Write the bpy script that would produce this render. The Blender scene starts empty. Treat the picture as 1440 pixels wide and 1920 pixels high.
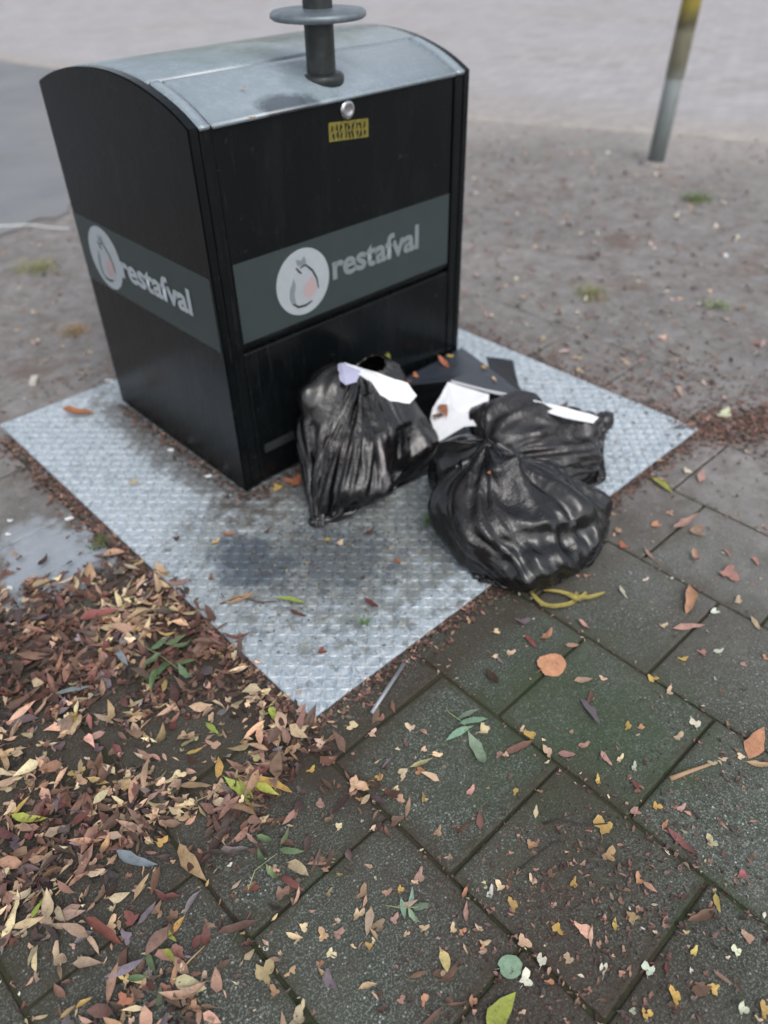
import bpy, bmesh, math, random
import numpy as np
from mathutils import Vector, Matrix, noise

rnd = random.Random(7)
SC = bpy.context.scene
COL = SC.collection

# ---------------------------------------------------------------- camera
CAM_R = np.array([[0.7260, 0.4417, -0.5270], [-0.6874, 0.4454, -0.5737], [-0.0187, 0.7788, 0.6270]])
U_, S_, V_ = np.linalg.svd(CAM_R); CAM_R = U_ @ V_
CAM_P = np.array([-0.6446, -0.9738, 1.5565])
FPX = 1466.69
cam_d = bpy.data.cameras.new('camera')
cam = bpy.data.objects.new('camera', cam_d); COL.objects.link(cam)
cam.matrix_world = Matrix([list(CAM_R[i]) + [CAM_P[i]] for i in range(3)] + [[0, 0, 0, 1]])
cam_d.sensor_fit = 'AUTO'; cam_d.sensor_width = 36.0
cam_d.lens = FPX / 1920 * 36
cam_d.clip_start = 0.05; cam_d.clip_end = 500
cam_d.dof.use_dof = True; cam_d.dof.focus_distance = 1.6; cam_d.dof.aperture_fstop = 1.7
SC.camera = cam

# ---------------------------------------------------------------- sky and light (overcast)
SUN_EL, SUN_AZ = math.radians(52), math.radians(200)
w = bpy.data.worlds.new('World'); SC.world = w; w.use_nodes = True
nt = w.node_tree; nt.nodes.clear()
sky = nt.nodes.new('ShaderNodeTexSky'); sky.sky_type = 'NISHITA'; sky.sun_disc = False
sky.sun_elevation = SUN_EL; sky.sun_rotation = SUN_AZ; sky.air_density = 1.0; sky.dust_density = 3.0; sky.ozone_density = 1.0
hsv = nt.nodes.new('ShaderNodeHueSaturation'); hsv.inputs['Saturation'].default_value = 0.37
bg = nt.nodes.new('ShaderNodeBackground'); bg.inputs['Strength'].default_value = 0.13
wo = nt.nodes.new('ShaderNodeOutputWorld')
nt.links.new(sky.outputs[0], hsv.inputs['Color']); nt.links.new(hsv.outputs[0], bg.inputs[0]); nt.links.new(bg.outputs[0], wo.inputs[0])
sun_d = bpy.data.lights.new('sun', 'SUN'); sun_d.energy = 0.5; sun_d.angle = math.radians(40); sun_d.color = (1, .97, .93)
sun = bpy.data.objects.new('sun', sun_d); COL.objects.link(sun)
# sky's sun_rotation is measured clockwise from +Y
sdir = Vector((math.sin(SUN_AZ) * math.cos(SUN_EL), math.cos(SUN_AZ) * math.cos(SUN_EL), math.sin(SUN_EL)))
sun.rotation_euler = sdir.to_track_quat('Z', 'Y').to_euler(); sun.location = (0, 0, 6)
SC.view_settings.view_transform = 'Standard'; SC.view_settings.look = 'None'
SC.view_settings.gamma = 1; SC.view_settings.use_curve_mapping = False
SC.view_settings.exposure = 0.68

# ---------------------------------------------------------------- helpers
def at(u, v, z=0.0):
    """point at height z that the photograph shows at pixel u, v"""
    d = CAM_R @ np.array([(u - 720) / FPX, -(v - 960) / FPX, -1.0])
    t = (z - CAM_P[2]) / d[2]
    return Vector(CAM_P + t * d)

def lin(r, g=None, b=None):
    if g is None: r, g, b = r
    f = lambda c: (c / 255 / 12.92) if c / 255 <= .04045 else ((c / 255 + .055) / 1.055) ** 2.4
    return (f(r), f(g), f(b), 1)

def obj(name, me, mat=None, parent=None):
    o = bpy.data.objects.new(name, me); COL.objects.link(o)
    if mat is not None and not me.materials: me.materials.append(mat)
    if parent is not None: o.parent = parent
    return o

def tag(o, label=None, cat=None, group=None, kind=None):
    if label: o['label'] = label
    if cat: o['category'] = cat
    if group: o['group'] = group
    if kind: o['kind'] = kind
    return o

def empty(name, loc, label=None, cat=None, group=None, kind=None):
    o = bpy.data.objects.new(name, None); COL.objects.link(o); o.location = loc
    o.empty_display_size = .05
    return tag(o, label, cat, group, kind)

def mesh(name, vs, fs, smooth=False):
    me = bpy.data.meshes.new(name); me.from_pydata([tuple(v) for v in vs], [], fs); me.update()
    if smooth: me.polygons.foreach_set('use_smooth', [True] * len(me.polygons))
    return me

def box_me(name, a, b, bevel=0.0, seg=2):
    bm = bmesh.new()
    bmesh.ops.create_cube(bm, size=1)
    for v in bm.verts:
        v.co = Vector([(a[i] + b[i]) / 2 + v.co[i] * (b[i] - a[i]) for i in range(3)])
    if bevel: bmesh.ops.bevel(bm, geom=bm.edges[:], offset=bevel, segments=seg, affect='EDGES', profile=.5)
    me = bpy.data.meshes.new(name); bm.to_mesh(me); bm.free()
    return me

def lathe_me(name, prof, n=40, smooth=True):
    vs, fs = [], []
    for r, z in prof:
        for i in range(n):
            t = 2 * math.pi * i / n; vs.append((r * math.cos(t), r * math.sin(t), z))
    for j in range(len(prof) - 1):
        for i in range(n):
            fs.append((j * n + i, j * n + (i + 1) % n, (j + 1) * n + (i + 1) % n, (j + 1) * n + i))
    fs.append(tuple(range(n))[::-1]); fs.append(tuple((len(prof) - 1) * n + i for i in range(n)))
    me = mesh(name, vs, fs, smooth)
    return me

def prism_me(name, pts, thick, axis):
    """flat outline in 3D pushed by the vector axis*thick"""
    n = len(pts); ax = Vector(axis) * thick
    vs = [Vector(p) for p in pts] + [Vector(p) + ax for p in pts]
    fs = [tuple(range(n)), tuple(range(2 * n - 1, n - 1, -1))] + [(i, i + n, (i + 1) % n + n, (i + 1) % n) for i in range(n)]
    bm = bmesh.new(); bv = [bm.verts.new(v) for v in vs]
    for f in fs: bm.faces.new([bv[k] for k in f])
    bmesh.ops.recalc_face_normals(bm, faces=bm.faces[:])
    me = bpy.data.meshes.new(name); bm.to_mesh(me); bm.free()
    return me

class NT:
    """small node-tree builder"""
    def __init__(s, name):
        s.m = bpy.data.materials.new(name); s.m.use_nodes = True; s.t = s.m.node_tree
        s.b = s.t.nodes['Principled BSDF']; s.geo = None
    def n(s, typ, **kw):
        o = s.t.nodes.new(typ)
        for k, v in kw.items(): setattr(o, k, v)
        return o
    def l(s, a, b): s.t.links.new(a, b)
    def pos(s):
        if s.geo is None: s.geo = s.n('ShaderNodeNewGeometry')
        return s.geo.outputs['Position']
    def noise(s, scale, detail=4, rough=.6, vec=None, dist=0, stretch=None, rot=0):
        o = s.n('ShaderNodeTexNoise'); o.inputs['Scale'].default_value = scale; o.inputs['Detail'].default_value = detail
        o.inputs['Roughness'].default_value = rough; o.inputs['Distortion'].default_value = dist
        v = vec or s.pos()
        if stretch:
            mp = s.n('ShaderNodeMapping'); mp.inputs['Scale'].default_value = stretch; mp.inputs['Rotation'].default_value = (0, 0, rot)
            s.l(v, mp.inputs[0]); v = mp.outputs[0]
        s.l(v, o.inputs['Vector']); return o.outputs['Fac']
    def vor(s, scale, feature='F1', out='Distance', vec=None):
        o = s.n('ShaderNodeTexVoronoi', feature=feature); o.inputs['Scale'].default_value = scale
        s.l(vec or s.pos(), o.inputs['Vector']); return o.outputs[out]
    def ramp(s, fac, stops, interp='LINEAR'):
        o = s.n('ShaderNodeValToRGB'); r = o.color_ramp; r.interpolation = interp
        while len(r.elements) < len(stops): r.elements.new(.5)
        for e, (p, c) in zip(r.elements, stops):
            e.position = p; e.color = c if isinstance(c, tuple) else (c, c, c, 1)
        s.l(fac, o.inputs[0]); return o.outputs[0]
    def mix(s, fac, a, b, mode='MIX'):
        o = s.n('ShaderNodeMix', data_type='RGBA', blend_type=mode)
        for sock, v in ((o.inputs[0], fac), (o.inputs[6], a), (o.inputs[7], b)):
            if isinstance(v, (int, float)): sock.default_value = v
            elif isinstance(v, tuple): sock.default_value = v
            else: s.l(v, sock)
        return o.outputs[2]
    def math(s, op, a, b=0.0, clamp=False):
        o = s.n('ShaderNodeMath', operation=op); o.use_clamp = clamp
        for sock, v in ((o.inputs[0], a), (o.inputs[1], b)):
            if isinstance(v, (int, float)): sock.default_value = v
            else: s.l(v, sock)
        return o.outputs[0]
    def blob(s, c, r, soft=.5, namp=.6, nscale=9):
        """noisy stain mask 0..1 about world point c with radius r (r may be a pair)"""
        rx, ry = (r, r) if isinstance(r, (int, float)) else r
        mp = s.n('ShaderNodeMapping'); mp.vector_type = 'POINT'
        mp.inputs['Location'].default_value = (-c[0] / rx, -c[1] / ry, 0); mp.inputs['Scale'].default_value = (1 / rx, 1 / ry, 0)
        s.l(s.pos(), mp.inputs[0])
        ln = s.n('ShaderNodeVectorMath', operation='LENGTH'); s.l(mp.outputs[0], ln.inputs[0])
        nn = s.noise(nscale, 5, .65)
        d = s.math('ADD', ln.outputs['Value'], s.math('MULTIPLY', s.math('SUBTRACT', nn, .5), namp * 4))
        o = s.n('ShaderNodeMapRange'); o.interpolation_type = 'SMOOTHSTEP'
        o.inputs[1].default_value = 1.0 + soft; o.inputs[2].default_value = 1.0 - soft
        s.l(d, o.inputs[0]); return o.outputs[0]
    def bump(s, h, strength=.5, dist=.002):
        o = s.n('ShaderNodeBump'); o.inputs['Strength'].default_value = strength; o.inputs['Distance'].default_value = dist
        s.l(h, o.inputs['Height'])
        if s.b.inputs['Normal'].is_linked: s.l(s.b.inputs['Normal'].links[0].from_socket, o.inputs['Normal'])
        s.l(o.outputs[0], s.b.inputs['Normal'])
    def set(s, **kw):
        names = dict(color='Base Color', rough='Roughness', metal='Metallic', spec='Specular IOR Level', coat='Coat Weight', coatr='Coat Roughness', alpha='Alpha', trans='Transmission Weight', ior='IOR', sheen='Sheen Weight')
        for k, v in kw.items():
            i = s.b.inputs[names[k]]
            if isinstance(v, (int, float, tuple)): i.default_value = v
            else: s.l(v, i)
        return s

def flat(name, col, rough=.5, metal=0, spec=.5, var=.15, nscale=25):
    t = NT(name); c = col
    nn = t.noise(nscale, 4)
    cc = t.mix(t.ramp(nn, [(.3, 0.0), (.7, 1.0)]), tuple(x * (1 - var) for x in c[:3]) + (1,), tuple(min(1, x * (1 + var)) for x in c[:3]) + (1,))
    t.set(color=cc, rough=rough, metal=metal, spec=spec)
    return t.m

# ---------------------------------------------------------------- layout constants (metres)
PLX, PLY = 1.800, 1.845                       # steel plate, its near corner at the origin
BX0, BX1, BY0, BY1 = 0.405, 1.421, 0.833, 1.650
TILE = 0.366
TZ = -0.010                                   # top of the paving tiles; the plate's top is z = 0

def sstep(a, b, x):
    t = min(1, max(0, (x - a) / (b - a))); return t * t * (3 - 2 * t)

KERB = [(7.6, -2.6), (6.55, 0.0), (5.75, 1.75), (4.85, 3.8), (4.05, 6.6), (3.45, 9.4), (3.0, 12.5), (2.5, 17.5)]
def kerb_x(y):
    P = KERB
    if y <= P[0][1]: return P[0][0]
    for (x0, y0), (x1, y1) in zip(P, P[1:]):
        if y <= y1: return x0 + (x1 - x0) * (y - y0) / (y1 - y0)
    return P[-1][0] + (y - P[-1][1]) * (-.1)

def ground_h(x, y):
    d = max((y - 1.75) / 1.0, (x - 1.98) / .9)
    nz = noise.noise(Vector((x * 1.7, y * 1.7, 0))) * .5 + noise.noise(Vector((x * 6, y * 6, 3))) * .28 + noise.noise(Vector((x * 19, y * 19, 5))) * .14
    s = sstep(-.15, .85, d + nz * .45)
    h = -.019 + .0135 * s + nz * .004 * s
    if s > .2: h += .0022 * noise.noise(Vector((x * 42, y * 42, 9)))
    k = x - kerb_x(y)
    if k > -.1: h = h * (1 - sstep(-.1, .05, k)) + -.05 * sstep(-.1, .05, k)
    if -.02 < x < PLX + .02 and -.02 < y < PLY + .02: h = min(h, -.02)
    return h

def surf(x, y):
    if 0 <= x <= PLX and 0 <= y <= PLY: return .0026
    if x < 2.95 and y < 2.1: return max(TZ, ground_h(x, y)) + .0006
    return ground_h(x, y) + .0006

# ---------------------------------------------------------------- materials of the setting
def sandy(t):
    n1 = t.noise(.9, 5, .6); n2 = t.noise(9, 6, .7); n3 = t.noise(160, 3, .7)
    c = t.mix(t.ramp(n1, [(.35, 0.0), (.65, 1.0)]), lin(126, 125, 126), lin(152, 149, 149))
    c = t.mix(t.ramp(n2, [(.38, 0.0), (.66, .75)]), c, lin(98, 90, 84))
    c = t.mix(t.ramp(t.noise(21, 5, .75), [(.52, 0.0), (.70, .6)]), c, lin(170, 164, 158))
    c = t.mix(t.ramp(n3, [(.45, 0.0), (.8, .5)]), c, lin(168, 160, 150))
    return c
def kerb_ramp(t, a, b):
    sp = t.n('ShaderNodeSeparateXYZ'); t.l(t.pos(), sp.inputs[0])
    k = t.math('ADD', t.math('ADD', sp.outputs[0], t.math('MULTIPLY', sp.outputs[1], .33)), t.math('MULTIPLY', t.math('SUBTRACT', t.noise(1.3, 6, .65), .5), 2.4))
    o = t.n('ShaderNodeMapRange'); o.interpolation_type = 'SMOOTHSTEP'; o.inputs[1].default_value = a; o.inputs[2].default_value = b
    t.l(k, o.inputs[0]); return o.outputs[0]
t = NT('sandy_soil'); c = sandy(t)
c = t.mix(t.math('MULTIPLY', t.ramp(t.noise(2.6, 5, .6), [(.55, 0.0), (.72, 1.0)]), .55), c, lin(104, 78, 62))
c = t.mix(t.math('MULTIPLY', kerb_ramp(t, 4.6, 6.3), .85), c, t.mix(t.ramp(t.noise(14, 6, .75), [(.35, 0.0), (.65, 1.0)]), lin(150, 144, 140), lin(178, 173, 168)))
c = t.mix(t.ramp(t.vor(28), [(.10, .55), (.22, 0.0)]), c, lin(104, 96, 90))
t.set(color=c, rough=.8, spec=.3)
t.bump(t.noise(22, 5, .7), .8, .012); t.bump(t.noise(70, 6, .75), .8, .008); t.bump(t.noise(420, 3, .7), .5, .0015)
M_SOIL = t.m

t = NT('concrete_tile')
oi = t.n('ShaderNodeObjectInfo')
base = t.ramp(oi.outputs['Random'], [(0.0, lin(68, 75, 68)), (.5, lin(80, 86, 78)), (1.0, lin(92, 95, 87))])
n1 = t.noise(5, 6, .65); fine = t.noise(230, 2, .8); mid = t.noise(38, 5, .75)
c = t.mix(t.ramp(n1, [(.3, 0.0), (.7, .75)]), base, lin(54, 58, 52))
c = t.mix(t.ramp(mid, [(.42, 0.0), (.75, .6)]), c, lin(46, 50, 46))
c = t.mix(t.ramp(fine, [(.5, 0.0), (.64, .9)]), c, lin(136, 142, 134))
c = t.mix(t.ramp(t.noise(260, 2, .8, vec=None, dist=1.0), [(.28, 1.0), (.42, 0.0)]), c, lin(26, 29, 28))
vs = t.ramp(t.vor(85), [(.14, 1.0), (.22, 0.0)])
vsel = t.ramp(t.noise(60, 2, .6), [(.50, 0.0), (.58, 1.0)])
c = t.mix(t.math('MULTIPLY', vs, vsel), c, lin(178, 186, 182))
# moss: a green cast on two tiles, weaker elsewhere
moss = t.math('MAXIMUM', t.math('MULTIPLY', t.blob((.46, -.45), (.30, .24), .8, .8, 9), .80), t.math('MULTIPLY', t.ramp(t.noise(2.2, 5, .7), [(.5, 0.0), (.72, 1.0)]), .35))
c = t.mix(t.math('MULTIPLY', moss, t.ramp(t.noise(60, 4, .7), [(.3, .55), (.6, 1.0)])), c, lin(58, 74, 50))
tc = t.n('ShaderNodeTexCoord'); so = t.n('ShaderNodeSeparateXYZ'); t.l(tc.outputs['Object'], so.inputs[0])
edge = t.math('MAXIMUM', t.math('ABSOLUTE', so.outputs[0]), t.math('ABSOLUTE', so.outputs[1]))
edge = t.math('ADD', edge, t.math('MULTIPLY', t.math('SUBTRACT', t.noise(16, 6, .7), .5), .12))
em = t.ramp(edge, [(.150, 0.0), (.186, 1.0)])
c = t.mix(t.math('MULTIPLY', em, .75), c, t.mix(t.ramp(t.noise(3, 3, .6), [(.4, 0.0), (.6, 1.0)]), lin(62, 57, 46), lin(54, 66, 42)))
c = t.mix(t.ramp(t.noise(1.7, 6, .75), [(.45, 0.0), (.65, .32)]), c, lin(74, 70, 58))
# earth washed up along the edge of the plate and at the bottom
for cc, rr, st in (((-.10, -.66), (.2, .24), .4), ((.02, -.85), (.25, .25), .55), ((1.3, -.12), (.55, .12), .55), ((.4, -.09), (.55, .06), .6), ((-.45, .35), (.60, .60), .65), ((-.07, .6), (.07, .9), .75), ((1.95, .3), (.14, .8), .7), ((.95, -.5), (.2, .16), .4), ((.25, -.6), (.14, .12), .45)):
    c = t.mix(t.math('MULTIPLY', t.blob(cc, rr, .7, .4, 10), st), c, lin(62, 50, 42))
# pale dried spill on the tile left of the plate
c = t.mix(t.math('MULTIPLY', t.blob((-.20, 1.03), (.15, .20), .3, .6, 12), .9), c, lin(168, 180, 192))
# sand and dust lying on the tiles away from the viewer
sp = t.n('ShaderNodeSeparateXYZ'); t.l(t.pos(), sp.inputs[0])
far = t.n('ShaderNodeMapRange'); far.interpolation_type = 'SMOOTHSTEP'; far.inputs[1].default_value = .75; far.inputs[2].default_value = 2.2
fx = t.math('MAXIMUM', sp.outputs[0], t.math('MULTIPLY', sp.outputs[1], 1.1))
t.l(t.math('ADD', fx, t.math('MULTIPLY', t.noise(4, 5, .6), .5)), far.inputs[0])
c = t.mix(t.math('MULTIPLY', far.outputs[0], .85), c, sandy(t))
t.set(color=c, rough=t.ramp(n1, [(.3, .62), (.7, .85)]), spec=.35)
t.bump(t.noise(11, 5, .7), .5, .010); t.bump(mid, .7, .005); t.bump(fine, .9, .002)
M_TILE = t.m

t = NT('road_surface')
br = t.n('ShaderNodeTexBrick'); mp = t.n('ShaderNodeMapping'); mp.inputs['Rotation'].default_value = (0, 0, math.radians(20))
t.l(t.pos(), mp.inputs[0]); t.l(mp.outputs[0], br.inputs['Vector'])
br.inputs['Scale'].default_value = 1; br.inputs['Brick Width'].default_value = .21; br.inputs['Row Height'].default_value = .105
br.inputs['Mortar Size'].default_value = .007; br.inputs['Mortar Smooth'].default_value = .6
br.inputs['Color1'].default_value = lin(154, 150, 150); br.inputs['Color2'].default_value = lin(180, 176, 175); br.inputs['Mortar'].default_value = lin(120, 115, 112)
c = t.mix(t.ramp(t.noise(.5, 5, .6), [(.35, 0.0), (.7, .6)]), br.outputs[0], lin(172, 172, 176))
c = t.mix(t.ramp(t.noise(2.3, 6, .7), [(.5, 0.0), (.8, .5)]), c, lin(148, 138, 132))
c = t.mix(t.ramp(t.noise(60, 4, .7), [(.5, 0.0), (.8, .4)]), c, lin(196, 190, 184))
t.set(color=c, rough=.75, spec=.35)
c = t.mix(t.math('MULTIPLY', kerb_ramp(t, 7.6, 6.2), .7), c, t.mix(t.ramp(t.noise(14, 6, .75), [(.35, 0.0), (.65, 1.0)]), lin(146, 138, 132), lin(178, 172, 166)))
t.set(color=c)
t.bump(br.outputs['Fac'], -.6, .006); t.bump(t.noise(90, 5, .7), .5, .003)
M_ROAD = t.m

t = NT('asphalt_path')
n = t.noise(1.1, 5, .6)
c = t.mix(t.ramp(n, [(.3, 0.0), (.7, 1.0)]), lin(118, 121, 124), lin(140, 141, 143))
c = t.mix(t.ramp(t.noise(150, 3, .8), [(.45, 0.0), (.75, .5)]), c, lin(96, 96, 98))
c = t.mix(t.ramp(t.noise(5, 5, .7), [(.55, 0.0), (.75, .5)]), c, lin(140, 130, 124))
t.set(color=c, rough=.7, spec=.4); t.bump(t.noise(200, 4, .7), .5, .003)
M_ASPH = t.m

t = NT('kerb_concrete')
c = t.mix(t.ramp(t.noise(7, 5, .7), [(.35, 0.0), (.65, 1.0)]), lin(158, 152, 145), lin(180, 175, 166))
c = t.mix(t.ramp(t.noise(3, 5, .7), [(.5, 0.0), (.7, .6)]), c, lin(140, 132, 120))
t.set(color=c, rough=.85, spec=.3); t.bump(t.noise(90, 5, .7), .5, .003)
M_KERB = t.m

# ---------------------------------------------------------------- ground, road, kerb
def axis(lo, hi, f0, f1, fine, coarse=3.0):
    a = list(np.arange(f0, f1, fine)) + [f1]
    s, x = fine, f1
    while x < hi: s = min(s * 1.35, coarse); x += s; a.append(x)
    s, x = fine, f0; b = []
    while x > lo: s = min(s * 1.35, coarse); x -= s; b.append(x)
    return b[::-1] + a
xs = axis(-60, 90, -1.3, 6.6, .035, 12); ys = axis(-60, 110, -1.9, 6.0, .035, 12)
vs = [(x, y, ground_h(x, y) if -2 < x < 9 and -3 < y < 20 else (-.006 if x < kerb_x(y) else -.05)) for y in ys for x in xs]
nx = len(xs)
fs = [(j * nx + i, j * nx + i + 1, (j + 1) * nx + i + 1, (j + 1) * nx + i) for j in range(len(ys) - 1) for i in range(nx - 1)]
tag(obj('ground', mesh('ground', vs, fs, True), M_SOIL), 'grey brown sandy soil beside and beyond the paving tiles', kind='structure')

# road sheet beyond the kerb
yy = [-60, -20, -2.6] + [y for _, y in KERB[1:]] + [40, 110]
vs, fs = [], []
for y in yy:
    vs += [(kerb_x(y) + .10, y, -.028), (95, y, -.028)]
fs = [(2 * i, 2 * i + 1, 2 * i + 3, 2 * i + 2) for i in range(len(yy) - 1)]
tag(obj('road', mesh('road', vs, fs), M_ROAD), 'pale grey brick road beyond the kerb', kind='structure')

# kerb stones
kerb = empty('kerb', (5.3, 2.8, 0), 'pale kerb line between the soil and the road', kind='structure')
kp = []
for (x0, y0), (x1, y1) in zip(KERB, KERB[1:]):
    L = math.hypot(x1 - x0, y1 - y0); n = max(1, round(L / .8))
    for i in range(n): kp.append(((x0 + (x1 - x0) * i / n, y0 + (y1 - y0) * i / n), (x0 + (x1 - x0) * (i + 1) / n, y0 + (y1 - y0) * (i + 1) / n)))
kme = box_me('kerb_stone', (-.5, -.065, -.12), (.5, .065, 0), .008)
for (a, b) in kp:
    L = math.hypot(b[0] - a[0], b[1] - a[1])
    o = obj('kerb_stone', kme, M_KERB, kerb)
    o.location = ((a[0] + b[0]) / 2 - 5.3 + .03, (a[1] + b[1]) / 2 - 2.8, -.012 + rnd.uniform(-.003, .003))
    o.rotation_euler.z = math.atan2(b[1] - a[1], b[0] - a[0]); o.scale.x = L - .008

# bluish asphalt strip left of and behind the container
vs, fs = [], []
N = 40
for i in range(N + 1):
    y = 4.0 + (15.5 - 4.0) * (i / N) ** 1.3
    xr = min(kerb_x(y) - .08, 1.3 + (y - 4.0) * .85 + .15 * noise.noise(Vector((0, y * 1.5, 2))))
    for k in range(61):
        x = -7 + (xr + 7) * (k / 60) ** .6
        e_ = .30 * noise.noise(Vector((x * 1.7, 1, 4))) + .16 * noise.noise(Vector((x * 6, 2, 4))) + .07 * noise.noise(Vector((x * 17, 3, 4)))
        vs.append((x, y + e_ * max(0, 1 - i / 4), .0015))
fs = [(i * 61 + k, i * 61 + k + 1, (i + 1) * 61 + k + 1, (i + 1) * 61 + k) for i in range(N) for k in range(60)]
tag(obj('path', mesh('path', vs, fs, True), M_ASPH), 'bluish grey asphalt path behind the container', kind='structure')

t = NT('joint_earth')
c = t.mix(t.ramp(t.noise(6, 5, .7), [(.4, 0.0), (.6, 1.0)]), lin(62, 57, 48), lin(54, 62, 42))
c = t.mix(t.ramp(t.noise(140, 3, .7), [(.5, 0.0), (.75, .6)]), c, lin(78, 66, 54))
t.set(color=c, rough=.9, spec=.2); t.bump(t.noise(180, 4, .7), .6, .003)
vs, fs = [], []; nq = 150
for j in range(nq):
    for i in range(nq):
        x, y = -2.2 + 4.5 * i / (nq - 1), -2.3 + 4.4 * j / (nq - 1)
        q_ = noise.noise(Vector((x * 3.1, y * 3.1, 7))) + .6 * noise.noise(Vector((x * 13, y * 13, 2)))
        vs.append((x, y, -.0185 + .0028 * sstep(-.1, .55, q_)))
        if i and j: b_ = j * nq + i; fs.append((b_ - nq - 1, b_ - nq, b_, b_ - 1))
tag(obj('joint_bed', mesh('joint_bed', vs, fs, True), t.m), 'dark mossy earth in the joints between the paving tiles', kind='structure')
# paving tiles: courses parallel to the plate, every other course shifted by half a tile
pave = empty('pavement', (0, 0, 0), 'dark mossy square concrete tiles around the steel plate', kind='structure')
def tile_me(k):
    bm = bmesh.new(); bmesh.ops.create_cube(bm, size=1)
    s = TILE / 2 - .0035
    r = random.Random(k)
    for v in bm.verts:
        v.co = Vector((v.co.x * 2 * s + r.uniform(-.0012, .0012), v.co.y * 2 * s + r.uniform(-.0012, .0012), v.co.z * .045 - .0225))
    top = [e for e in bm.edges if all(v.co.z > -.01 for v in e.verts)] + [e for e in bm.edges if abs(e.verts[0].co.z - e.verts[1].co.z) > .02]
    bmesh.ops.bevel(bm, geom=top, offset=.007, segments=3, affect='EDGES', profile=.55)
    me = bpy.data.meshes.new('paving_tile'); bm.to_mesh(me); bm.free(); return me
tmes = [tile_me(k) for k in range(6)]
for m_ in tmes: m_.materials.append(M_TILE)
JOINTS = {0: -.485, -1: -.305, 1: -.665, 2: -.48, 3: -.60}
for c_ in range(-5, 8):                          # course c_ spans x = c_*TILE-.04 .. +TILE
    xc = -.038 + (c_ + .5) * TILE
    y0 = JOINTS.get(c_, -.485 + (.5 * TILE if c_ % 2 else 0))
    y0 -= math.ceil((y0 + 2.0) / TILE) * TILE
    k = 0
    while y0 + k * TILE < 2.0:
        yc = y0 + (k + .5) * TILE; k += 1
        if .19 < xc < PLX - .19 and .19 < yc < PLY - .19: continue        # under the plate
        o = obj('paving_tile', rnd.choice(tmes), None, pave)
        sunk = TZ
        if 0 < xc < PLX + .1 and -.1 < yc < PLY + .1: sunk = -.0105       # tiles that run in under the plate's rim
        o.location = (xc, yc, sunk + (rnd.uniform(-.0035, .0010)))
        o.rotation_euler = (rnd.gauss(0, .0045), rnd.gauss(0, .0045), rnd.gauss(0, .006) + (math.pi / 2) * rnd.randint(0, 3))
        if sunk < TZ: o.rotation_euler.x = o.rotation_euler.y = 0; o.location.z = sunk

# ---------------------------------------------------------------- steel checker plate
t = NT('galvanised_steel')
n1 = t.noise(3.2, 5, .6); n2 = t.noise(24, 5, .7); n3 = t.noise(120, 3, .7)
c = t.mix(t.ramp(n1, [(.3, 0.0), (.7, 1.0)]), lin(160, 175, 186), lin(190, 202, 211))
c = t.mix(t.ramp(n2, [(.4, 0.0), (.75, .6)]), c, lin(136, 150, 158))
c = t.mix(t.ramp(t.noise(48, 5, .75, dist=.6), [(.46, 0.0), (.62, .75)]), c, lin(218, 222, 224))
c = t.mix(t.ramp(t.noise(34, 5, .8, dist=.8), [(.51, 0.0), (.66, .8)]), c, lin(112, 121, 126))
dirt = t.math('MAXIMUM', t.math('MULTIPLY', t.blob((.42, .50), (.40, .32), .8, .55, 9), .62), t.math('MULTIPLY', t.blob((.50, .42), (.40, .34), .35, .9, 20), .75))
c = t.mix(dirt, c, t.mix(t.ramp(n2, [(.35, 0.0), (.65, 1.0)]), lin(84, 92, 96), lin(128, 128, 116)))
stain = t.math('MULTIPLY', t.blob((.22, .56), (.09, .14), .35, .5, 14), .8)
c = t.mix(stain, c, lin(66, 76, 88))
c = t.mix(t.math('MULTIPLY', t.blob((.42, .40), (.14, .16), .35, .8, 22), .6), c, lin(70, 80, 88))
c = t.mix(t.math('MULTIPLY', t.blob((.37, 1.25), (.09, .55), .5, .55, 16), .7), c, lin(70, 62, 52))   # earth along the container's foot
c = t.mix(t.math('MULTIPLY', t.blob((.72, .8), (.45, .10), .5, .5, 16), .7), c, lin(74, 66, 58))
c = t.mix(t.ramp(t.noise(85, 4, .8), [(.58, 0.0), (.70, .7)]), c, lin(96, 96, 88))
t.set(color=c, rough=t.ramp(n2, [(.3, .5), (.7, .7)]), metal=.2, spec=.5)
t.bump(n3, .35, .001)
M_STEEL = t.m
plate = empty('steel_cover_plate', (PLX / 2, PLY / 2, 0), 'square galvanised checker steel plate lying in the paving under the container', 'cover plate')
def local(o, p=plate):
    o.location = Vector(o.location) - p.location; return o
local(obj('plate', box_me('plate', (0, 0, -.009), (PLX, PLY, 0), .0015, 1), M_STEEL, plate))
vs, fs = [], []
P = .025
def lozenge(cx, cy, ang):
    L, W, H = .0140, .0047, .0026
    ca, sa = math.cos(ang), math.sin(ang)
    pts = [(-L, 0, 0), (-L * .45, -W, 0), (L * .45, -W, 0), (L, 0, 0), (L * .45, W, 0), (-L * .45, W, 0),
           (-L * .7, 0, H), (-L * .3, -W * .35, H), (L * .3, -W * .35, H), (L * .7, 0, H), (L * .3, W * .35, H), (-L * .3, W * .35, H)]
    b = len(vs)
    for x, y, z in pts: vs.append((cx + x * ca - y * sa, cy + x * sa + y * ca, z if z else -.0002))
    for i in range(6): fs.append((b + i, b + (i + 1) % 6, b + 6 + (i + 1) % 6, b + 6 + i))
    fs.append(tuple(b + 6 + i for i in range(6)))
nxp, nyp = int(PLX / P), int(PLY / P)
for i in range(nxp):
    for j in range(nyp):
        x, y = (i + .5) * PLX / nxp, (j + .5) * PLY / nyp
        if BX0 + .05 < x < BX1 - .05 and BY0 + .05 < y < BY1 - .05: continue
        lozenge(x, y, math.radians(45 if (i + j) % 2 else -45) + .02)
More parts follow.
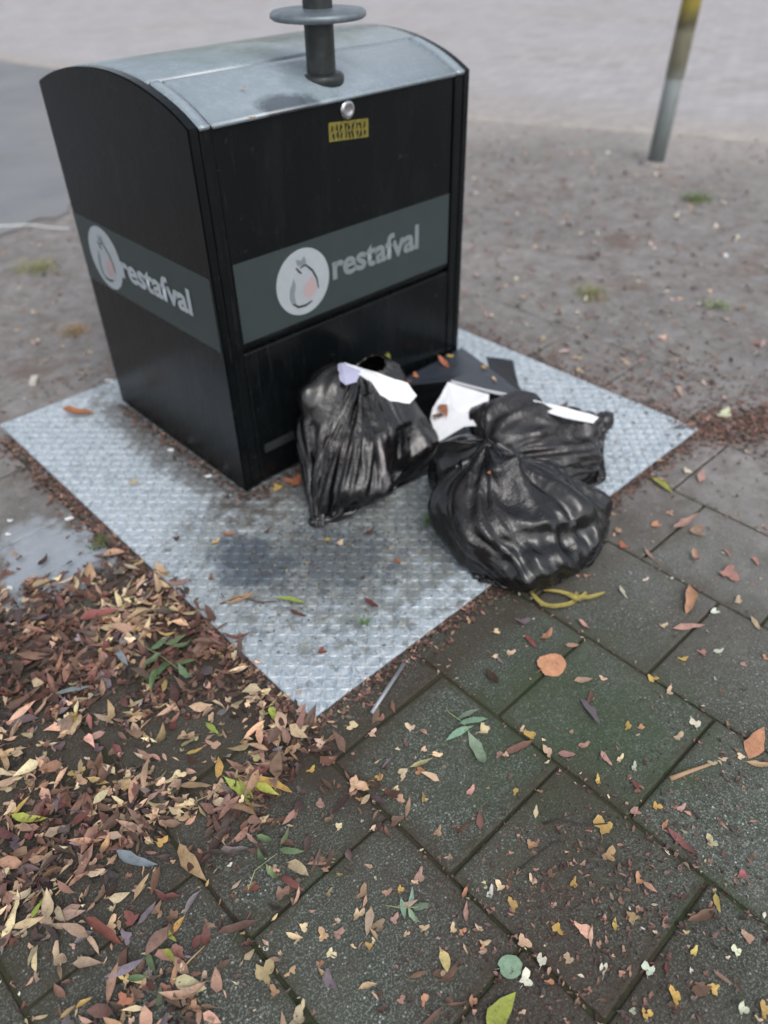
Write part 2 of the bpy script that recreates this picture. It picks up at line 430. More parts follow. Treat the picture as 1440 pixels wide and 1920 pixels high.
o = local(obj('raised_tread', mesh('raised_tread', vs, fs, False), M_STEEL, plate)); tag(o, kind='stuff')

# ---------------------------------------------------------------- waste container
t = NT('anthracite_paint')
n1 = t.noise(2.2, 4, .6); n2 = t.noise(14, 5, .7, stretch=(1, 1, .25))
c = t.mix(t.ramp(n1, [(.3, 0.0), (.7, 1.0)]), lin(9, 12, 14), lin(14, 18, 20))
c = t.mix(t.ramp(n2, [(.5, 0.0), (.8, .3)]), c, lin(34, 37, 38))
t.set(color=c, rough=t.ramp(n2, [(.3, .20), (.75, .34)]), spec=.27)
c2 = t.noise(70, 4, .7, stretch=(1, 1, .06)); t.set(color=t.mix(t.math('MULTIPLY', t.ramp(c2, [(.56, 0.0), (.72, .5)]), t.ramp(t.noise(1.8, 4, .6), [(.4, 0.0), (.65, 1.0)])), t.mix(t.ramp(t.noise(26, 5, .8), [(.62, 0.0), (.74, .5)]), c, lin(62, 62, 58)), lin(52, 54, 54)))
t.bump(t.noise(6, 2, .5), .12, .004); t.bump(t.noise(500, 2, .6), .05, .0004)
M_BODY = t.m
PATCHC = tuple(at(548, 178, 1.135))[:2]
t = NT('weathered_lid_paint')
n1 = t.noise(3.2, 6, .7); n2 = t.noise(30, 5, .75)
c = t.mix(t.ramp(n2, [(.35, 0.0), (.7, .5)]), lin(132, 146, 154), lin(162, 174, 182))
dark_patch = t.blob(PATCHC, (.085, .06), .25, .35, 11)  # darker patch in the lid colour beside the lifting post
c = t.mix(t.math('MULTIPLY', dark_patch, .8), c, lin(58, 66, 74))
al = t.math('MULTIPLY', t.blob((1.0, 1.34), (.46, .22), .6, .5, 8), t.ramp(n2, [(.3, .55), (.55, 1.0)]))
c = t.mix(t.math('MULTIPLY', al, .85), c, lin(98, 110, 94))
al2 = t.blob((.98, 1.42), (.30, .13), .5, .5, 9)
c = t.mix(t.math('MULTIPLY', al2, .6), c, lin(74, 80, 66))
t.set(color=c, rough=t.math('ADD', t.math('MULTIPLY', al, .3), t.ramp(n2, [(.3, .20), (.8, .34)])), spec=.9, coat=.35, coatr=.12)
M_LID = t.m
M_BAND = flat('label_band', lin(50, 60, 61), .45, var=.06, nscale=12)
M_WHITE = flat('label_white', lin(160, 168, 173), .5, var=.05)
M_LGREY = flat('label_grey', lin(118, 128, 130), .5, var=.05)
M_PINK = flat('label_rose', lin(170, 150, 152), .5, var=.05)
M_INK = flat('label_ink', lin(30, 32, 36), .5)
M_YEL = flat('sticker_yellow', lin(112, 104, 40), .5, var=.35, nscale=120)
M_GAP = flat('seam_black', lin(12, 13, 14), .8)
M_CHROME = flat('bright_steel', (.55, .56, .58, 1), .25, 1)
M_TAG = flat('grey_tag', lin(46, 49, 52), .45)

bin_ = empty('waste_container', ((BX0 + BX1) / 2, BY0, 0), 'large anthracite residual waste container with curved lid standing on the steel plate', 'waste container')
def bp(name, me, mat, parent=None, label=None):
    o = obj(name, me, mat, parent or bin_)
    if parent is None: o.location = -Vector(bin_.location)
    if label: o['label'] = label
    return o
ARC = [(.8330, 1.106), (.850, 1.116), (.885, 1.133), (.939, 1.153), (1.019, 1.174), (1.093, 1.187), (1.186, 1.194), (1.275, 1.193), (1.407, 1.180), (1.500, 1.163), (1.580, 1.142), (1.650, 1.118)]
def arc_z(y):
    for (a, b), (c2, d) in zip(ARC, ARC[1:]):
        if y <= c2: return b + (d - b) * (y - a) / (c2 - a)
    return ARC[-1][1]
ARCF = []
for i in range(33):
    y = BY0 + (BY1 - BY0) * i / 32
    ARCF.append((y, arc_z(y)))
for _ in range(2): ARCF = [ARCF[0]] + [(b[0], (a[1] + 2 * b[1] + c2[1]) / 4) for a, b, c2 in zip(ARCF, ARCF[1:], ARCF[2:])] + [ARCF[-1]]
def zz(y): return float(np.interp(y, [a for a, _ in ARCF], [b for _, b in ARCF]))

# side walls with the curved top, slightly proud of the lid sheet
def side_wall(x0, x1):
    pts = [(x0, BY0, .012)] + [(x0, y, z - .003) for y, z in ARCF] + [(x0, BY1, .012)]
    me = prism_me('side_panel', pts, 1, (x1 - x0, 0, 0))
    bm = bmesh.new(); bm.from_mesh(me)
    bmesh.ops.bevel(bm, geom=[e for e in bm.edges if abs(e.verts[0].co.x - e.verts[1].co.x) < 1e-5 and e.calc_face_angle(0) > 1], offset=.004, segments=2, affect='EDGES')
    bm.to_mesh(me); bm.free(); return me
bp('side_panel', side_wall(BX0, BX0 + .030), M_BODY)
bp('side_panel', side_wall(BX1 - .030, BX1), M_BODY)
bp('back_panel', box_me('back_panel', (BX0 + .032, BY1 - .022, .02), (BX1 - .032, BY1 - .002, 1.108), .003), M_BODY)
# front: two corner posts, recessed door, lower panel
DX0, DX1 = .474, 1.352
for a, b in ((BX0 + .0305, DX0 - .003), (DX1 + .003, BX1 - .0305)):
    bp('corner_post', box_me('corner_post', (a, BY0 + .0005, .014), (b, BY0 + .03, 1.098), .003), M_BODY)
bp('door', box_me('door', (DX0, BY0 + .006, .497), (DX1, BY0 + .028, 1.096), .004), M_BODY)
bp('lower_panel', box_me('lower_panel', (DX0, BY0 + .002, .016), (DX1, BY0 + .026, .481), .005, 3), M_BODY)
bp('base_frame', box_me('base_frame', (BX0 + .012, BY0 + .034, .001), (BX1 - .012, BY1 - .026, .018)), M_GAP)
bp('inner_shell', box_me('inner_shell', (BX0 + .034, BY0 + .034, .02), (BX1 - .034, BY1 - .026, 1.06)), M_GAP)
# lid sheet with a hatch let into its front
HY = 1.035; HX0, HX1 = .470, 1.352
def lid_strip(x0, x1, y0, y1, lift=0.0, th=.012, name='lid'):
    ysl = [y0] + [y for y, _ in ARCF if y0 + .004 < y < y1 - .004] + [y1]
    vs, fs = [], []
    for y in ysl:
        z = zz(y) + lift
        vs += [(x0, y, z), (x1, y, z), (x1, y, z - th), (x0, y, z - th)]
    n = len(ysl)
    for i in range(n - 1):
        b = 4 * i
        for k in range(4): fs.append((b + k, b + (k + 1) % 4, b + 4 + (k + 1) % 4, b + 4 + k))
    fs += [(0, 3, 2, 1), (4 * n - 4, 4 * n - 3, 4 * n - 2, 4 * n - 1)]
    me = mesh(name, vs, fs)
    bm = bmesh.new(); bm.from_mesh(me); bmesh.ops.recalc_face_normals(bm, faces=bm.faces[:])
    bmesh.ops.bevel(bm, geom=[e for e in bm.edges if e.calc_face_angle(0) > 1.0], offset=.0025, segments=2, affect='EDGES')
    bmesh.ops.recalc_face_normals(bm, faces=bm.faces[:])
    for f in bm.faces: f.smooth = True
    bm.to_mesh(me); bm.free(); return me
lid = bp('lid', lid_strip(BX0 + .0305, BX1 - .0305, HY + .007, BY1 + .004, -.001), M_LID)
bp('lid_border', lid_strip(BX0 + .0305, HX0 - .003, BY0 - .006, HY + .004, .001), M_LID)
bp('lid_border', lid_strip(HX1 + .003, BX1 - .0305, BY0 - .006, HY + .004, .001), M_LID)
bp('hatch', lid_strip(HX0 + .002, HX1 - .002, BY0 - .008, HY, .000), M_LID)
# side rims of the curved top: painted like the lid where one looks down on them
# the mark: band, disc, bag drawing, lettering -- drawn in a plane (s along the wall, z up)
def face_front(s, z, off): return (s, BY0 + .006 - off, z)
def face_side(s, z, off): return (BX0 - off, s, z)
def poly(fn, pts, off, name, mat, parent=None, label=None):
    me = mesh(name, [fn(s, z, off) for s, z in pts] + [fn(s, z, off - .0012) for s, z in pts],
              [tuple(range(len(pts)))] + [(i, (i + 1) % len(pts), (i + 1) % len(pts) + len(pts), i + len(pts)) for i in range(len(pts))])
    return bp(name, me, mat, parent, label)
def stroke(fn, pts, wd, off, name, mat, parent):
    vs, fs = [], []
    for i, (s, z) in enumerate(pts):
        a = pts[max(0, i - 1)]; b = pts[min(len(pts) - 1, i + 1)]
        dx, dz = b[0] - a[0], b[1] - a[1]; L = math.hypot(dx, dz) or 1
        k = wd * (.35 + .65 * math.sin(math.pi * (i + .5) / len(pts)))
        vs += [fn(s - dz / L * k, z + dx / L * k, off), fn(s + dz / L * k, z - dx / L * k, off)]
    for i in range(len(pts) - 1): fs.append((2 * i, 2 * i + 1, 2 * i + 3, 2 * i + 2))
    return bp(name, mesh(name, vs, fs), mat, parent)
def circ(cx, cz, rx, rz, n=40, a0=0, a1=2 * math.pi):
    return [(cx + rx * math.cos(a0 + (a1 - a0) * i / (n if a1 - a0 > 6.2 else n - 1)), cz + rz * math.sin(a0 + (a1 - a0) * i / (n if a1 - a0 > 6.2 else n - 1))) for i in range(n)]
def emblem(fn, c, r, sgn, band):
    cx, cz = c
    q = lambda pts: [(cx + sgn * x * r, cz + z * r) for x, z in pts]
    poly(fn, circ(cx, cz, r, r, 48), .0030, 'emblem_disc', M_WHITE, band)
    bagp = [(-.10, .52), (-.32, .30), (-.46, .02), (-.52, -.30), (-.46, -.56), (-.25, -.68), (.10, -.70), (.38, -.62), (.52, -.38), (.50, -.05), (.34, .28), (.12, .50)]
    poly(fn, q(bagp), .0040, 'emblem_bag', flat('bag_drawing', lin(158, 164, 170), .5, var=.05), band)
    poly(fn, q([(-.36, .20), (-.52, -.1), (-.56, -.36), (-.48, -.60), (-.34, -.62), (-.38, -.3), (-.30, .0)]), .0044, 'emblem_shade', M_LGREY, band)
    poly(fn, q([(.14, -.02), (.34, .10), (.44, -.1), (.46, -.34), (.30, -.52), (.04, -.50), (-.04, -.30), (.02, -.15)]), .0044, 'emblem_shade', M_PINK, band)
    poly(fn, q([(-.16, .54), (-.20, .72), (-.02, .66), (.10, .76), (.16, .56), (.04, .50)]), .0042, 'emblem_knot', M_LGREY, band)
    stroke(fn, q([(-.10, .46), (.12, .50), (.36, .26), (.50, -.02), (.54, -.34)]), .032 * r, .0050, 'emblem_line', M_INK, band)
    stroke(fn, q([(-.44, -.56), (-.28, -.70), (0, -.73), (.26, -.66)]), .035 * r, .0050, 'emblem_line', M_INK, band)
    stroke(fn, q([(-.24, .50), (-.14, .36), (-.05, .28)]), .03 * r, .0050, 'emblem_line', M_INK, band)
def lettering(text, x, z, size, width, fn, off, mat, parent, mirror):
    cu = bpy.data.curves.new('lettering', 'FONT'); cu.body = text; cu.size = size; cu.offset = size * .032; cu.resolution_u = 3; cu.space_character = .98
    tmp = bpy.data.objects.new('tmp_text', cu); COL.objects.link(tmp)
    bpy.context.view_layer.update()
    me = bpy.data.meshes.new_from_object(tmp)
    bpy.data.objects.remove(tmp); bpy.data.curves.remove(cu)
    me.name = 'lettering'
    x0 = min(v.co.x for v in me.vertices); x1 = max(v.co.x for v in me.vertices)
    k = width / (x1 - x0)
    for v in me.vertices: v.co = fn(x + mirror * (v.co.x - x0) * k, z + v.co.y, off)
    me.materials.clear()
    return bp('lettering', me, mat, parent)
def child_of(o): return o
bandF = poly(face_front, [(DX0 + .006, .512), (DX1 - .004, .512), (DX1 - .004, .748), (DX0 + .006, .748)], .0012, 'label_band', M_BAND)
emblem(face_front, (.714, .632), .100, 1, bandF)
lettering('restafval', .828, .607, .108, .375, face_front, .0032, M_LGREY, bandF, 1)
bandS = poly(face_side, [(BY0 + .012, .510), (BY1 - .004, .512), (BY1 - .004, .733), (BY0 + .012, .728)], .0012, 'label_band', M_BAND)
emblem(face_side, (1.476, .621), .102, -1, bandS)
lettering('restafval', 1.378, .588, .108, .415, face_side, .0032, M_WHITE, bandS, -1)
# yellow sticker with unreadable print, lock knob, tag
st = poly(face_front, [(.846, .996), (.994, .984), (.995, 1.033), (.848, 1.045)], .0015, 'yellow_sticker', M_YEL)
r2 = random.Random(3)
for k in range(9):
    s0 = .856 + k * .0148
    for z0, z1 in ((1.022, 1.036), (1.002, 1.016)):
        pts = [(s0 + r2.uniform(0, .010), (z0 if i % 2 else z1) + r2.uniform(-.003, .003) - (s0 - .85) * .08) for i in range(4)]
        stroke(face_front, pts, .0030, .0022, 'print_mark', M_INK, st)
knob = bp('lock_knob', lathe_me('lock_knob', [(.026, 0), (.026, .004), (.022, .008), (.014, .011), (.012, .009), (.002, .009)], 32), M_CHROME)
knob.rotation_euler = (math.pi / 2, 0, 0); knob.location = Vector((.917, BY0 + .006, 1.068)) - bin_.location
bp('name_tag', box_me('name_tag', (.500, BY0 - .001, .120), (.620, BY0 + .0022, .150), .001), M_TAG)
# lifting post with its flange (mushroom lifting gear) on the lid
M_POST = flat('post_steel', lin(52, 56, 56), .42, .35, var=.4, nscale=30)
M_FLANGE = flat('flange_steel', lin(112, 122, 128), .42, .4, var=.25, nscale=30)
PX, PY = .905, .925
post = bp('lifting_post', lathe_me('lifting_post', [(.0425, 1.130), (.0400, 1.150), (.0395, 1.42), (.0395, 1.52)], 40), M_POST)
post.location = Vector((PX, PY, 0)) - bin_.location
fl = obj('flange', lathe_me('flange', [(.050, 1.268), (.122, 1.278), (.128, 1.283), (.128, 1.292), (.122, 1.297), (.060, 1.300), (.042, 1.302)], 56), M_FLANGE, post)
fl2 = obj('lifting_head', lathe_me('lifting_head', [(.045, 1.518), (.10, 1.530), (.105, 1.545), (.06, 1.575), (.02, 1.585)], 48), M_FLANGE, post)
col_ = obj('collar', lathe_me('collar', [(.062, 1.122), (.062, 1.142), (.056, 1.150), (.044, 1.152)], 40), M_POST, post)

# ---------------------------------------------------------------- pole by the road
t = NT('pole_steel')
sp = t.n('ShaderNodeSeparateXYZ'); t.l(t.pos(), sp.inputs[0])
n1 = t.noise(9, 5, .7)
hz = t.math('ADD', sp.outputs[2], t.math('MULTIPLY', t.math('SUBTRACT', n1, .5), .12))
c = t.ramp(t.math('DIVIDE', hz, 2.0), [(.0, lin(116, 124, 124)), (.235, lin(138, 146, 146)), (.30, lin(122, 120, 102)), (.39, lin(136, 132, 112)), (.415, lin(84, 80, 60)), (.46, lin(146, 132, 58)), (.56, lin(158, 144, 62)), (.60, lin(120, 122, 116))])
c = t.mix(t.ramp(t.noise(30, 5, .7, stretch=(1, 1, .3)), [(.5, 0.0), (.75, .5)]), c, lin(84, 86, 74))
t.set(color=c, rough=.55, metal=.1)
M_POLE = t.m
pole = empty('street_pole', tuple(at(1228, 308, -.005)), 'grey metal pole with mossy yellow band standing in the soil by the road', 'pole')
pr = lathe_me('shaft', [(.057, -.05), (.057, .52), (.056, .525), (.060, .53), (.060, 2.6)], 32)
sh = obj('shaft', pr, M_POLE, pole)
obj('ground_collar', lathe_me('ground_collar', [(.10, -.02), (.095, .008), (.075, .018), (.058, .022)], 32), M_SOIL, pole)
pole.rotation_euler = (math.radians(0), math.radians(4.6), 0)
# ---------------------------------------------------------------- plastic sacks: a tube of film settled over what is inside it
def settle(seed, ells, p0, p1, circ_len, length, side, M=128, N=96, iters=330, planes=(), neck=None, neck_row=.84, suction=.5, grav=.0, flare=.06, wr=.012, pulls=(), neck_r=.012, lumps=8):
    """p0 bottom-seam centre, p1 mouth centre; ells = [(centre, radii, z-rotation)]; returns vertex grid (N, M, 3)"""
    rs = np.random.RandomState(seed)
    p0 = np.array(p0, float); p1 = np.array(p1, float); ax = p1 - p0; L0 = np.linalg.norm(ax); ax /= L0
    sd = np.array(side, float); sd -= ax * sd.dot(ax); sd /= np.linalg.norm(sd); up = np.cross(ax, sd)
    u = np.arange(M) / M * 2 * np.pi; v = np.linspace(0, 1, N)
    R = circ_len / (2 * np.pi)
    P = np.zeros((N, M, 3))
    for j in range(N):
        f = min(1, v[j] * 4) ; a, b = R * 1.15, R * 1.0 * (f ** .6) + .004
        if neck is not None:
            k = 1 - .93 * np.exp(-((v[j] - neck_row) / .16) ** 2)
            a *= k; b *= k
        ctr = p0 + ax * L0 * v[j]
        P[j] = ctr + a * np.cos(u)[:, None] * sd + b * np.sin(u)[:, None] * up
    # smooth random offset so that folds start in uneven places
    nz = rs.randn(N, M, 3)
    for _ in range(3): nz = (nz + np.roll(nz, 1, 1) + np.roll(nz, -1, 1) + np.roll(nz, 1, 0) + np.roll(nz, -1, 0)) / 5
    P += nz * wr * 2.2
    lu = circ_len / M; lv = length / (N - 1); ld = math.hypot(lu, lv)
    V = np.zeros_like(P)
    E = []
    for el in ells:                                              # (centre, radii, z-turn[, tilt, power])
        c, r, rz = el[:3]; tl = el[3] if len(el) > 3 else 0; pw = el[4] if len(el) > 4 else 2
        ca, sa, ct, st2 = math.cos(rz), math.sin(rz), math.cos(tl), math.sin(tl)
        Rm = np.array([[1, 0, 0], [0, ct, st2], [0, -st2, ct]]) @ np.array([[ca, sa, 0], [-sa, ca, 0], [0, 0, 1]])
        E.append((np.array(c, float), np.array(r, float), Rm, pw))
    ctrs = np.array([e[0] for e in E])
    base_E = list(E)
    for q_ in range(lumps):                                       # cartons and bottles pushing against the film
        c, r, Rm, pw = base_E[rs.randint(len(base_E))]
        d = rs.randn(3); d[2] = abs(d[2]) * .8 + .1; d /= np.linalg.norm(d)
        a_, b_ = rs.uniform(0, 6.28), rs.uniform(-.8, .8)
        ca, sa, cb, sb = math.cos(a_), math.sin(a_), math.cos(b_), math.sin(b_)
        E.append((c + (d * r) @ Rm * .72, np.array([rs.uniform(.035, .075), rs.uniform(.025, .05), rs.uniform(.02, .045)]), np.array([[1, 0, 0], [0, cb, sb], [0, -sb, cb]]) @ np.array([[ca, sa, 0], [-sa, ca, 0], [0, 0, 1]]), 4))
    jn = int(neck_row * (N - 1))
    def solve(A, ia, B, ib, rest, k=.5, only_long=False):
        a, b = A[ia], B[ib]
        d = b - a; ln = np.linalg.norm(d, axis=-1, keepdims=True) + 1e-9
        e = (ln - rest) / ln
        if only_long: e = np.maximum(e, 0)
        d = d * e * k
        A[ia] = a + d; B[ib] = b - d
    ev, od = slice(0, None, 2), slice(1, None, 2)
    for it in range(iters):
        t_ = it / iters
        V *= .90
        # film is drawn towards the contents, and falls
        if suction:
            dd = ctrs[None, None] - P[:, :, None]; d2 = np.linalg.norm(dd, axis=-1)
            w_ = np.exp(-d2 * 9); w_ /= w_.sum(-1, keepdims=True)
            dv = (dd * w_[..., None]).sum(2); dv /= np.linalg.norm(dv, axis=-1, keepdims=True) + .03
            V += dv * suction * .0011
        V[..., 2] -= .0006 * (1 + grav)
        for (pt, rad, force) in pulls:
            q = np.array(pt) - P; dq = np.linalg.norm(q, axis=-1, keepdims=True)
            V += np.where(dq < rad, q * force, 0)
        X = P + V
        for _ in range(2):
            kk = .5
            for s in (ev, od):                                   # around
                A = X; a = A[:, s]; b = np.roll(A, -1, 1)[:, s]
                d = b - a; ln = np.linalg.norm(d, axis=-1, keepdims=True) + 1e-9
                e = (ln - lu) / ln; e = np.where(e < 0, e * .18, e) * kk
                A[:, s] = a + d * e
                idx = (np.arange(M)[s] + 1) % M
                A[:, idx] = A[:, idx] - d * e
            for st in (0, 1):                                    # along
                a = X[st:N - 1:2]; b = X[st + 1:N:2]; n_ = min(len(a), len(b)); a = a[:n_]; b = b[:n_]
                d = b - a; ln = np.linalg.norm(d, axis=-1, keepdims=True) + 1e-9
                e = (ln - lv) / ln; e = np.where(e < 0, e * .18, e) * kk
                a2 = a + d * e; b2 = b - d * e
                X[st:N - 1:2][:n_] = a2; X[st + 1:N:2][:n_] = b2
            for sh in (1, -1):                                   # shear, both ways
                for st in (0, 1):
                    a = X[st:N - 1:2]; bfull = np.roll(X, -sh, 1)[st + 1:N:2]; n_ = min(len(a), len(bfull)); a = a[:n_]; b = bfull[:n_]
                    d = b - a; ln = np.linalg.norm(d, axis=-1, keepdims=True) + 1e-9
                    e = (ln - ld) / ln * .22
                    e = np.clip(e, -.1, .2)
                    X[st:N - 1:2][:n_] = a + d * e
                    X[st + 1:N:2][:n_] = X[st + 1:N:2][:n_] - np.roll(d * e, sh, 1)
            # bending: keep second neighbours from folding fully
            for hop, rest in ((3, lu * 3 * .62),):
                a = X; b = np.roll(X, -hop, 1); d = b - a; ln = np.linalg.norm(d, axis=-1, keepdims=True) + 1e-9
                e = np.minimum((ln - rest) / ln, 0) * .10
                X = a + d * e; X = X - np.roll(d * e, hop, 1)
            a = X[:-3]; b = X[3:]; d = b - a; ln = np.linalg.norm(d, axis=-1, keepdims=True) + 1e-9
            e = np.minimum((ln - lv * 3 * .62) / ln, 0) * .10
            X[:-3] = a + d * e; X[3:] = X[3:] - d * e
            # sealed bottom seam: the two halves of row 0 meet
            r0 = X[0]; mir = r0[(-np.arange(M)) % M]; X[0] = (r0 + mir) / 2
            if neck is not None:
                dn = X[jn - 1:jn + 2] - np.array(neck); ln = np.linalg.norm(dn, axis=-1, keepdims=True) + 1e-9
                X[jn - 1:jn + 2] = np.array(neck) + dn * np.minimum(1, neck_r / ln)
            for (c, r, Rm, pw) in E:
                q = (X - c) @ Rm.T / r; k = np.linalg.norm(q, axis=-1, keepdims=True) if pw == 2 else ((np.abs(q) ** pw).sum(-1, keepdims=True)) ** (1 / pw)
                m = k < 1
                X = np.where(m, c + ((q / np.maximum(k, .05)) * r) @ Rm, X)
            for (n_, o_) in planes:
                n_ = np.array(n_, float); dist = X @ n_ - o_
                X += np.maximum(0, -dist)[..., None] * n_
        V = (X - P) * .96; sp_ = np.linalg.norm(V, axis=-1, keepdims=True); V *= np.minimum(1, .012 / (sp_ + 1e-9))
        P = X
    return P

def crease(P, seed, amp=.007, M2=2, streak=1.0, neckv=.86):
    """finer grid, then sharp creases that run mostly along the film's length"""
    N, M, _ = P.shape
    def up(A, ax):
        B = (A + np.roll(A, -1, ax)) / 2 if ax == 1 else (A[:-1] + A[1:]) / 2
        if ax == 1:
            o = np.empty((A.shape[0], A.shape[1] * 2, 3)); o[:, ::2] = A; o[:, 1::2] = B
        else:
            o = np.empty((A.shape[0] * 2 - 1, A.shape[1], 3)); o[::2] = A; o[1::2] = B
        return o
    X = up(up(P, 1), 0); N, M, _ = X.shape
    S = X.copy()
    S[1:-1] = (S[:-2] + 2 * S[1:-1] + S[2:]) / 4; S = (np.roll(S, 1, 1) + 2 * S + np.roll(S, -1, 1)) / 4
    X = S
    du = np.roll(X, -1, 1) - np.roll(X, 1, 1); dv = np.gradient(X, axis=0)
    nn = np.cross(du, dv); nn /= np.linalg.norm(nn, axis=-1, keepdims=True) + 1e-9
    if ((X - X.reshape(-1, 3).mean(0)) * nn).sum() < 0: nn = -nn
    D = np.zeros((N, M))
    off = Vector((seed * 3.1, seed * 1.7, 0))
    for j in range(N):
        v = j / (N - 1); fade = min(1, v * 8) * (1 if v < neckv - .05 else .35)
        near = math.exp(-((v - neckv) / .28) ** 2)
        for i in range(M):
            t = 2 * math.pi * i / M; cu, su = math.cos(t), math.sin(t)
            q = Vector((cu, su, v))
            wv = noise.noise(q * 1.6 + off) * .8
            a = noise.noise(Vector((cu * 3.0 + wv * 1.6, su * 3.0 - wv, v * 3.2)) + off)
            b = noise.noise(Vector((cu * 6.5 + wv * 2, su * 6.5, v * (2.0 + 2.5 * (1 - streak)) + wv)) + off * 2)
            c = noise.noise(Vector((cu * 11 + wv * 3, su * 11, v * 13 + wv * 2)) + off * 3)
            m = noise.noise(q * 2.3 + off * 4)
            ra = (1 - abs(a) * 3.2); rb = (1 - abs(b) * 3.0); rc = (1 - abs(c) * 2.8)
            D[j, i] = (ra * 1.0 + rb * (.55 + .5 * near) + rc * max(0, .5 + m * 1.2) - .9) * fade
    keep = np.clip((X[..., 2] - .004) / .05, 0, 1)                # the underside stays pressed flat
    X = X + nn * (D * amp * keep)[..., None]
    X[..., 2] = np.maximum(X[..., 2], .0035)
    return X

def sack_mesh(name, P, flip=False):
    N, M, _ = P.shape
    vs = P.reshape(-1, 3)
    j, i = np.meshgrid(np.arange(N - 1), np.arange(M), indexing='ij')
    i2 = (i + 1) % M
    F = np.stack([j * M + i, j * M + i2, (j + 1) * M + i2, (j + 1) * M + i], -1).reshape(-1, 4)
    if flip: F = F[:, ::-1]
    me = bpy.data.meshes.new(name)
    me.from_pydata(vs.tolist(), [], F.tolist()); me.update()
    me.polygons.foreach_set('use_smooth', [True] * len(me.polygons))
    bm = bmesh.new(); bm.from_mesh(me); bmesh.ops.remove_doubles(bm, verts=bm.verts[:M] if hasattr(bm.verts, 'ensure_lookup_table') and not bm.verts.ensure_lookup_table() else bm.verts[:], dist=.0004)
    bmesh.ops.recalc_face_normals(bm, faces=bm.faces[:]); bm.to_mesh(me); bm.free()
    return me

def film(name, col, rough=.2, brown=.25):
    t = NT(name)
    n = t.noise(7, 4, .6); n2 = t.noise(60, 5, .65, dist=.6)
    c = t.mix(t.math('MULTIPLY', t.ramp(n, [(.45, 0.0), (.7, 1.0)]), brown), lin(*col), lin(46, 38, 36))
    t.set(color=c, rough=t.ramp(n2, [(.3, rough - .04), (.75, rough + .12)]), spec=.75, coat=.0)
    # fine crinkles in the film
    a = t.noise(34, 4, .6, dist=2.2, stretch=(1, 1, .5)); b = t.noise(110, 3, .6, dist=1.2)
    sel = t.ramp(t.noise(6, 3, .6), [(.42, 0.0), (.62, 1.0)])
    t.bump(t.math('MULTIPLY', a, sel), .55, .008); t.bump(t.math('MULTIPLY', b, sel), .3, .003)
    return t.m
M_FILM = film('black_film', (13, 14, 16), .20, .4)

GROUND_PL = ((0, 0, 1), .004); BIN_PL = ((0, -1, 0), -(BY0 - .006))
def sack_thing(name, label, P, mat, group=None):
    P = crease(P, len(bags) + 1, amp=CREASE[len(bags)]); me = sack_mesh('sack_film', P)
    c = Vector((float(P[..., 0].mean()), float(P[..., 1].mean()), 0.0))
    for v in me.vertices: v.co = v.co - c
    r = empty(name, c, label, 'rubbish bag', group)
    o = obj('sack_film', me, mat, r)
    return r, o

# 1: the sack leaning against the container
P1 = settle(11, [((.745, .655, .15), (.19, .14, .12), .1, .2, 4), ((.63, .56, .09), (.11, .11, .08), .3), ((.86, .60, .10), (.13, .13, .09), -.3, .3, 4), ((.69, .71, .27), (.10, .09, .13), 0), ((.85, .70, .25), (.11, .09, .11), .4, .4, 3)],
            (.68, .56, .02), (.86, .72, .48), 1.66, .78, (1, -.35, -.15), planes=(GROUND_PL, BIN_PL), suction=.30, iters=330, neck=(.83, .73, .41), neck_row=.93, neck_r=.10,
            pulls=(((.46, .55, .02), .2, .012),))
# 2: the big tied sack lying at the corner of the plate
P2 = settle(23, [((.82, .07, .12), (.20, .15, .115), -.55, .15, 4), ((.76, .17, .12), (.12, .13, .12), 0), ((.96, -.01, .08), (.13, .13, .08), .4, .2, 4), ((.81, .13, .20), (.08, .07, .08), .3), ((.78, -.05, .07), (.13, .10, .07), -.3, 0, 3), ((.85, .29, .15), (.11, .09, .10), 0, 0, 3)],
            (.84, -.14, .04), (.86, .34, .34), 1.95, .84, (1, -.35, 0), planes=(GROUND_PL,), suction=.25, iters=330, neck=(.845, .20, .30), neck_row=.88,
            pulls=(((1.12, -.07, .03), .13, .005),))
# 3: the flatter sack behind it with its pointed end out over the plate
P3 = settle(35, [((1.14, .33, .12), (.13, .12, .11), -.35, .25, 4), ((1.20, .19, .07), (.13, .10, .07), -.2, .1, 4), ((1.30, .24, .09), (.11, .09, .06), -.3, .2, 4)],
            (1.40, .15, .06), (1.0, .34, .18), 1.12, .64, (.5, .8, .35), planes=(GROUND_PL,), suction=.2, iters=330, neck=(1.03, .31, .12), neck_row=.9,
            pulls=(((1.53, .215, .11), .17, .012), ((1.28, .03, .03), .13, .006)))
bags = []; CREASE = [.009, .014, .013]
bags.append(sack_thing('rubbish_sack', 'upright black rubbish bag leaning against the container front with white paper in its mouth', P1, M_FILM))
bags.append(sack_thing('rubbish_sack', 'biggest round black rubbish bag with folds fanning from its knot at the plate edge', P2, M_FILM))
bags.append(sack_thing('rubbish_sack', 'flatter shiny black rubbish bag with a pointed end lying behind the biggest bag', P3, film('grey_sheen_film', (30, 29, 30), .26, .6)))  # paler film of its own: this bag's grey sheen put into the colour

